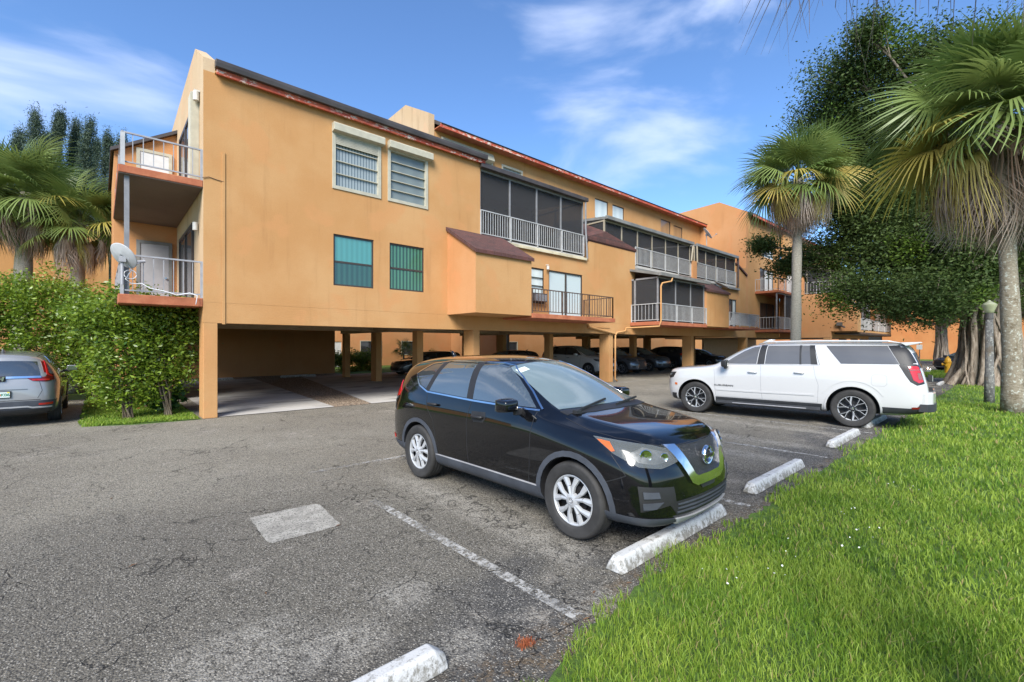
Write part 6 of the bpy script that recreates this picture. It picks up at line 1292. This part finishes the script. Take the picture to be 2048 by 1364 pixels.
palm('palm whose dead fronds hang into the top edge of the photo', 2.85, -.27, 6.12, .13, 2.8, 23, 9, 44, 'palm_bark', (0, 0), dead_el=(-80, -8), live_el=(82, 5), dwl=.020)
palm('leftmost palm of the clump behind the silver crossover', -3.7, 24.9, 6.9, .24, 2.6, 31, 40, 30, 'palm_bark', group='palm clump beside the stair block')
palm('middle and tallest palm of the clump behind the silver crossover', -2.2, 24.6, 7.4, .24, 2.6, 32, 42, 30, 'palm_bark', (.2, -.2), group='palm clump beside the stair block')
palm('right palm of the clump, touching the stair block wall', -.7, 24.0, 6.6, .22, 2.4, 33, 40, 28, 'palm_bark', (.1, 0), group='palm clump beside the stair block')

def bush(label, x, y, rx, ry, z0, z1, nleaf, seed, nstem=14, size=.05, tip=(0, 0), group=None, mat='bush_leaf', name='bush'):
    rs = np.random.RandomState(seed); t = thing(name, (x, y, 0), label, 'bush', group); m = MB(); tips = []
    for k in range(nstem):
        a = rs.uniform(0, 6.283); e = rs.uniform(.2, 1); px, py = x + rs.normal() * .06, y + rs.normal() * .06
        q = [(px, py, 0)]
        ex, ey = x + tip[0] + math.cos(a) * rx * .7 * e, y + tip[1] + math.sin(a) * ry * .7 * e; ez = z0 + (z1 - z0) * rs.uniform(.4, .85)
        for f in (.3, .6, 1): q.append((px + (ex - px) * f ** 1.2 + rs.normal() * .04, py + (ey - py) * f ** 1.2 + rs.normal() * .04, ez * f))
        m.tube(q, [.022, .017, .012, .005], 6, cap=False); tips.append(q[-1]); tips.append(q[-2])
    m.build('stem', 'bush_stem', t, smooth=True)
    cc = []
    nc = max(40, nleaf // 45)
    while len(cc) < nc:
        u = rs.uniform(-1, 1, 3); r = math.sqrt(u[0] ** 2 + u[1] ** 2); zf = (u[2] + 1) / 2
        lim = .55 + .45 * zf
        if r < lim and (r > lim * .35 or zf > .8): cc.append((x + tip[0] * zf + u[0] * rx, y + tip[1] * zf + u[1] * ry, z0 + (z1 - z0) * zf * (1 + .10 * math.sin(u[0] * 4.3 + seed) * math.cos(u[1] * 3 + seed)) + rs.normal() * .05 + (rs.uniform(0, .28) if zf > .8 and rs.uniform() < .12 else 0)))
    C = clumps(cc, nleaf // nc, [.15, .15, .11], rs); P, F = leaf_cloud(C, size, rs, .6, .45); top = np.clip((C[:, 2] - z0) / (z1 - z0), 0, 1)
    r = np.clip(rs.normal(.45, .22, len(C)) , 0, 1)
    quads_obj('foliage', P, F, mat, t, np.repeat(r, 4)); return t
bush('broad leafy shrub growing over the carport corner below the lower left balcony', 1.28, 14.64, .95, .6, .8, 2.9, 13500, 41, 14, .05, (-.05, 0))
bush('bright green shrub left of the one at the carport corner', .52, 14.7, 1.0, .7, .45, 2.9, 15500, 42, 16, .05, (-.15, 0))
for i, (x, y, h, lb) in enumerate(((-2.9, 20.9, 3.65, 'hedge shrub at the far left behind the silver crossover'), (-1.3, 20.6, 3.8, 'tall hedge shrub straight behind the silver crossover roof'), (-.1, 20.2, 3.2, 'hedge shrub between the silver crossover and the stair block'), (-4.4, 21.2, 3.7, 'hedge shrub cut by the left edge of the photo'))):
    bush(lb, x, y, 1.15, 1.0, .4, h, 15000, 50 + i, 8, .052, group='tall hedge behind the silver crossover')
bush('dark spiky plant at the foot of the corner column', 1.35, 16.0, .35, .3, .1, .55, 600, 60, 3, .12, mat='fern')
bush('small orange-tinged croton behind the corner column', 1.0, 16.6, .3, .3, .2, .8, 700, 61, 4, .06, mat='red_leaf')

# the courtyard behind the carport
rear = thing('rear_building', (20, 38, 0), 'orange wing with white door and dark windows glimpsed through the carport', 'building')
hR = [(14.2, 15.0, 0, 2.1), (16.6, 18.6, .8, 2.2), (20.5, 21.9, .9, 2.2), (11.2, 11.6, 1.1, 2.4), (13.0, 13.3, 1.1, 2.4), (33.0, 35.0, 1.0, 2.2)]
m = MB(); m.wallY(38, 5, 150, 0, 8, hR, .25); m.build('wall', 'stucco_peach', rear)
m = MB(); m.box(14.2, 15.0, 38.05, 38.1, 0, 2.1); m.build('door', 'door_white', rear)
for a, b, c_, d in hR[1:]:
    m = MB(); m.box(a, a + .06, 37.97, 38.1, c_, d); m.box(b - .06, b, 37.97, 38.1, c_, d); m.box(a + .06, b - .06, 37.97, 38.1, d - .06, d); m.box(a + .06, b - .06, 37.97, 38.1, c_, c_ + .06); f = m.build('window', 'frame_cream', rear)
    m = MB(); m.box(a + .04, b - .04, 38.05, 38.08, c_ + .04, d - .04); m.build('pane', 'glass_dark', f)
m = MB(); m.box(26, 26.25, 31, 37.99, 0, 7); m.build('wall', 'stucco_peach', rear)
for i, x in enumerate((11.4, 12.4, 13.4, 14.3)):
    bush(['left', 'second', 'third', 'rightmost'][i] + ' clump of the clipped hedge in the courtyard behind the carport', x, 31.2, .75, .5, .05, 1.15, 2600, 70 + i, 3, .07, group='courtyard hedge')
bush('low hedge clump in the courtyard right of the dark sedan', 20.0, 33, 1.2, .6, .05, 1.1, 2600, 76, 3, .08, group='courtyard hedge')
for i, (x, y) in enumerate(((24.0, 31.0), (26.3, 30.2), (27.0, 30.6))):
    palm(['left', 'middle', 'right'][i] + ' slim palm trunk in the courtyard seen under the carport beam', x, y, 6.5, .13, 2.2, 80 + i, 16, 4, group='courtyard palms')
palm('small potted-size palm in the courtyard beside the second carport column', 17.2, 31.5, 1.5, .06, 1.1, 90, 14, 0)

# wing and far buildings
wing = thing('wing_building', (-8, 29.6, 0), 'orange wing with dark sloping roof behind the left palms', 'building')
m = MB(); m.prism([(-22, 0), (.3, 0), (.3, 7.4), (-2.5, 7.4), (-9.5, 4.6), (-22, 4.2)], 'Y', 29.9, 30.3); m.build('wall', 'stucco', wing)
m = MB(); m.prism([(-22, 4.15), (-22, 4.35), (-9.6, 4.75), (-2.5, 7.6), (.4, 7.6), (.4, 7.4), (-2.5, 7.4), (-9.5, 4.55)], 'Y', 29.6, 40); m.build('roof', 'gutter_dark', wing)
farb = thing('far_building', (78, 0, 0), 'shaded orange building at the end of the far lane', 'building')
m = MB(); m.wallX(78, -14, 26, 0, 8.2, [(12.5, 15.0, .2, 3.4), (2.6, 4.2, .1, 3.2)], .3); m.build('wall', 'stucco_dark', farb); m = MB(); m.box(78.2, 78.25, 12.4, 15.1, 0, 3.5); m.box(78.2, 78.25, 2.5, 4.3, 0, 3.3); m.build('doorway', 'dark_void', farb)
m = MB(); m.box(77.4, 92, -14.5, 26.5, 8.2, 8.5); m.build('roof', 'gutter_dark', farb)

# ficus
def ficus(label, x, y, seed, H=15.0, spread=8.5, nleaf=150000, lift=4.5, trunkR=.9, group=None, limbs=13, limb_dirs=None, limb_az=None, blobs=None, bleaf=270000):
    rs = np.random.RandomState(seed); t = thing('ficus_tree', (x, y, 0), label, 'tree', group); m = MB(); tips = []
    tr = MB()
    # aerial roots fused into a fluted trunk
    for k in range(64):
        a = rs.uniform(0, 6.283); r0 = trunkR * rs.uniform(.55, 1.25); r1 = trunkR * rs.uniform(.2, .62); h = rs.uniform(2.6, 4.6); tw = rs.normal() * .45
        pts = []
        for f in (0, .2, .45, .7, 1): rr = r0 + (r1 - r0) * f ** .7; b = a + tw * f; pts.append((x + math.cos(b) * rr + rs.normal() * .05, y + math.sin(b) * rr + rs.normal() * .05, -.05 + h * f))
        q = rs.uniform(.035, .12); tr.tube(pts, [q * 1.5, q, q * .9, q * .85, q * .6], 7, cap=False)
    tr.tube([(x, y, -.1), (x + .05, y, 1.2), (x, y + .05, 2.6), (x, y, 4.4)], [trunkR * .72, trunkR * .55, trunkR * .48, trunkR * .42], 16, cap=False)
    tr.build('trunk', 'ficus_bark', t, smooth=True)
    def grow(p, d, L, r, lev):
        q = [p]; dd = d.copy(); n = 5
        for i in range(n):
            dd = dd + rs.normal(size=3) * .16; dd[2] += (.05 if lev < 2 else -.02); dd /= np.linalg.norm(dd); q.append(q[-1] + dd * L / n)
        m.tube([tuple(v) for v in q], [r * (1 - .45 * i / n) for i in range(n + 1)], 7 if lev < 2 else 5, cap=False)
        if lev >= 1:
            for v in q[2:]: tips.append(v)
        if lev >= 3: return
        for k in range([4, 4, 3][lev]):
            i = rs.randint(2, n + 1); nd = dd + rs.normal(size=3) * .75; nd[2] = abs(nd[2]) * .5 if nd[2] < -.25 else nd[2]; nd /= np.linalg.norm(nd); grow(q[i], nd, L * rs.uniform(.48, .68), r * .5, lev + 1)
    for k in range(limbs):
        a = k * 2.39996 + rs.normal() * .2; el = rad(rs.uniform(12, 75))
        if limb_az and 100 < (math.degrees(a) % 360) < 200: el = max(el, rad(45))
        d = np.array([math.cos(a) * math.cos(el), math.sin(a) * math.cos(el), math.sin(el)])
        grow(np.array([x, y, rs.uniform(2.8, 4.2)]), d, (spread * .44 if el < .8 else (H - 4) * .42) * rs.uniform(.85, 1.1), trunkR * .27, 0)
    for (a, el, L) in (limb_dirs or []): a = rad(a); el = rad(el); grow(np.array([x, y, 4.0]), np.array([math.cos(a) * math.cos(el), math.sin(a) * math.cos(el), math.sin(el)]), L, trunkR * .26, 0)
    BC = []; BW = []
    for (bx, by, bz, br_) in (blobs or []):
        c = np.array([bx, by, bz]); b0 = np.array([x + rs.normal() * .3, y + rs.normal() * .3, 4.2 + rs.uniform(0, .6)]); mid = b0 * .5 + c * .5 + np.array([rs.normal() * .4, rs.normal() * .4, .10 * (bz - 4) - .3]); q1 = b0 * .75 + mid * .25 + np.array([0, 0, .4])
        m.tube([tuple(v) for v in (b0, q1, mid, c)], [trunkR * .14, trunkR * .10, trunkR * .055, .03], 8, cap=False); nt_ = int(10 + 14 * br_)
        for k in range(nt_):
            u = rs.normal(size=3); u /= np.linalg.norm(u); tip = c + u * br_ * rs.uniform(.35, 1.05) * np.array([1, 1, .8]); st = mid * .25 + c * .75 if k % 2 else c
            jn = st * .5 + tip * .5 + rs.normal(size=3) * .15 * br_; m.tube([tuple(st), tuple(jn), tuple(tip)], [.035, .02, .008], 5, cap=False)
            for v in (tip, jn * .4 + tip * .6): BC.append(v); BW.append(.34 + .15 * br_)
    m.build('branches', 'ficus_bark', t, smooth=True)
    T = np.array(tips); per = max(4, int(nleaf / len(T))); C = np.repeat(T, per, 0) + rs.normal(size=(len(T) * per, 3)) * [.36, .36, .26]
    C = C[C[:, 2] > lift * .55 + rs.uniform(0, 1, len(C))]
    if blobs:
        k = bleaf // len(BC); CB = np.repeat(np.array(BC), k, 0); CB = CB + rs.normal(size=CB.shape) * np.repeat(np.array(BW), k)[:, None] * np.array([1, 1, .75]); C = np.concatenate([C, CB])
    P, F = leaf_cloud(C, .072, rs, .6, .5); clump_id = np.sin(C[:, 0] * .9) * np.sin(C[:, 1] * 1.1 + 1) * np.sin(C[:, 2] * 1.3)
    br = (clump_id > .55); r = np.clip(rs.normal(.45, .22, len(C)), 0, 1)
    quads_obj('crown', P, F, None, t, np.repeat(r, 4), mats=['ficus_leaf', 'ficus_leaf_bright'], midx=br.astype(int)); return t
BL = [(1700,150,23,1.6),(1780,130,22,1.8),(1850,120,21,1.5),(1690,250,24,1.8),(1770,240,23,2.1),(1850,260,22,2.2),(1920,200,21,2.2),(1985,120,20,2),(1725,355,24,1.7),(1800,370,23,2.1),(1880,380,22,2.2),(1960,330,21,2.4),
      (1655,505,25,1.3),(1730,515,24,1.7),(1810,500,22,2.0),(1890,490,21,2.0),(1960,480,20,2.0),(1700,580,22,1.2),(1800,585,21,1.5),(1575,530,26,.6),(1525,490,27,.25),(1780,430,23,2.0),(1840,440,22,2.0),(1720,445,24,1.5),(1905,420,21,2.0),(1700,380,24,1.3),(2030,480,20,2),(2040,300,20,2.5),(1740,60,21,.5),(1700,320,25,1.8),(1760,325,24,1.8),(1650,225,25,1.3),(1765,435,24,1.3),(1690,420,25,.9),(1870,590,19,1.3)]
def blob_world(px, py, f): a = (px - 1024) / 916.0; return (f * (.7437 * a + .6685), f * (-.6685 * a + .7437), 1.82 + (690 - py) / 916.0 * f)
ficus('huge ficus with a braided trunk of aerial roots right of the lane', 30.3, 1.0, 101, 13.0, 7.5, 90000, 5.5, 1.35, limbs=7, limb_az=(60, 300), blobs=[blob_world(a, b, c) + (d,) for a, b, c, d in BL])
ficus('second ficus standing behind the palm at the right edge', 38.0, -4.5, 102, 14.0, 8.0, 130000, 4.5, 1.2, limbs=11)
ficus('dense dark tree shading the far end of the lane', 60.0, 2.5, 103, 13.0, 9.0, 90000, 3.2, .6, limbs=14)
ficus('dark tree standing before the far end of the orange apartment building', 54.0, 4.6, 104, 11.5, 7.0, 90000, 2.2, .45, limbs=16)
def conifer(label, x, y, H, R, seed):
    R = R * .95
    rs = np.random.RandomState(seed); t = thing('pine_tree', (x, y, 0), label, 'tree', 'tall columnar pines behind the left palms'); m = MB(); m.tube([(x + 1.3 * (k / 8) ** 2, y, H * .97 * k / 8) for k in range(9)], [.3 * (1 - k / 8) + .03 for k in range(9)], 8); m.build('trunk', 'bush_stem', t)
    cl = []
    for k in range(150):
        f = rs.uniform(0, 1) ** .85; a = rs.uniform(0, 6.283); r = R * max(.10, 1.0 - .85 * f ** 1.5) * rs.uniform(.2, 1.05); cl.append((x + 1.3 * f ** 2 + math.cos(a) * r, y + math.sin(a) * r, 3 + f * (H - 3) * .985))
    C = np.repeat(np.array(cl), 190, 0); n = len(C); C = C + rs.normal(size=C.shape) * [.24, .24, .6]; P, F = leaf_cloud(C, .13, rs, 1.6, .22); quads_obj('crown', P, F, 'pine_leaf', t, np.repeat(np.clip(rs.normal(.5, .25, n), 0, 1), 4))
from math import tan
pl = [(4, 258, 48), (38, 214, 46), (88, 218, 50), (124, 238, 52), (146, 240, 48), (190, 258, 54), (212, 262, 50), (64, 262, 60), (168, 275, 62)]
names = ['at the left edge of the photo', 'with the tallest leaning tip, second from the left', 'with the twin tip right of the tallest', 'thin and loose, left of the middle', 'dark and dense in the middle of the row', 'slender, third from the stair block', 'nearest the stair block roof', 'farther back, filling the gap left of the twin tip', 'farther back, filling the gap right of the middle']
for i, (px, py, dd) in enumerate(pl):
    a = (px - 1024) / 916.0; X = dd * (.7437 * a + .6685) ; Yy = dd * (-.6685 * a + .7437); H = 1.82 + (690 - py) / 916.0 * dd
    conifer('columnar gray-green pine ' + names[i], X, Yy, H, 1.35, 200 + i)

# ---------------------------------------------------------------- street furniture
def lamp():
    x, y = 20.93, .68; t = thing('lamp_post', (x, y, 0), 'short concrete lamp post with a pale acorn globe beside the palm trunk', 'lamp post')
    m = MB(); m.tube([(x, y, 0), (x, y, .9), (x, y, .92), (x, y, 2.62)], [.125, .115, .105, .085], 14); m.build('post', 'lamp_concrete', t, smooth=True)
    m = MB(); m.lathe([(r * .8, 2.60 + (h - 3.05) * .72) for r, h in [(.10, 3.05), (.11, 3.10), (.12, 3.12), (.12, 3.36), (.09, 3.37)]], 'Z', (x, y, 0), 18); m.build('collar', 'light_fixture', t)
    m = MB(); m.lathe([(r * .78, 2.60 + (h - 3.05) * .72) for r, h in [(.10, 3.37), (.135, 3.40), (.17, 3.52), (.225, 3.68), (.235, 3.74), (.20, 3.78), (.12, 3.84), (.045, 3.90), (.03, 3.94), (0, 3.95)]], 'Z', (x, y, 0), 20); o = m.build('lamp_globe', 'lamp_globe', t); smooth_by_angle(o, 50)
lamp()
def hydrant():
    x, y = 39.6, 3.1; t = thing('fire_hydrant', (x, y, 0), 'yellow fire hydrant on the grass between the white SUV and the big tree', 'hydrant')
    m = MB(); m.lathe([(.20, 0), (.20, .06), (.15, .08), (.145, .70), (.19, .72), (.19, .78), (.16, .80), (.15, .92), (.09, 1.02), (.05, 1.05), (.045, 1.12), (0, 1.12)], 'Z', (x, y, 0), 20); o = m.build('barrel', 'hydrant_yellow', t); smooth_by_angle(o, 40)
    for d, r, z in (((-.30, 0), .085, .55), ((0, -.28), .105, .60), ((0, .26), .085, .60)):
        m = MB(); m.tube([(x, y, z), (x + d[0] * .8, y + d[1] * .8, z)], r * .8, 12); m.tube([(x + d[0] * .8, y + d[1] * .8, z), (x + d[0] * 1.05, y + d[1] * 1.05, z)], r, 8); m.build('nozzle', 'hydrant_yellow', t)
hydrant()
def sign():
    x, y = 71.5, 8.0; t = thing('sign_post', (x, y, 0), 'small white sign on a dark post before the shaded far building', 'sign'); m = MB(); m.tube([(x, y, 0), (x, y, 2.0)], .05, 8); m.build('post', 'light_fixture', t); m = MB(); m.box(x - .1, x - .08, y - .26, y + .26, 1.3, 1.85); m.build('sign_panel', 'white_paint', t)
sign()
def leaves_on_ground():
    rs = np.random.RandomState(9); spots = [(1.78, 4.6), (.9, 3.7), (3.3, 1.95), (4.9, 2.0), (2.7, 2.1), (.2, 4.9), (-.6, 13.2), (6.1, 2.05), (-1.8, 9.2), (2.5, 8.5), (.1, 7.2), (3.0, 2.0), (2.4, 1.93)]
    for i, (x, y) in enumerate(spots):
        m = MB(); a = rs.uniform(0, 3.1); s = rs.uniform(.02, .04); c, q = math.cos(a) * s, math.sin(a) * s
        m.add([(-c, -q, .003), (q * .3, -c * .3, .008), (c, q, .004), (-q * .3, c * .3, .010)], [(0, 1, 2, 3)]); o = m.build('fallen_leaf', 'palm_dead', fix=False); o.location = (x, y, 0)
        tag(o, ['dry leaf left of the parking line, halfway to the concrete patch', 'dry leaf on the asphalt left of the concrete patch', 'dry leaf by the near end of the middle wheel stop', 'dry leaf by the far end of the middle wheel stop', 'dry leaf between the parking line and the middle wheel stop', 'pale dry leaf alone on the asphalt left of the concrete patch', 'dry leaf on the asphalt edge below the left shrub',
        'dry leaf by the wheel stop beyond the black crossover', 'dry leaf on the open lane at the left', 'dry leaf on the lane behind the black crossover', 'dry leaf on the lane beyond the concrete patch', 'dry leaf at the lawn edge near the middle wheel stop', 'brown leaf at the end of the parking line by the lawn'][i], 'leaf', 'dry leaves scattered on the asphalt')
leaves_on_ground()
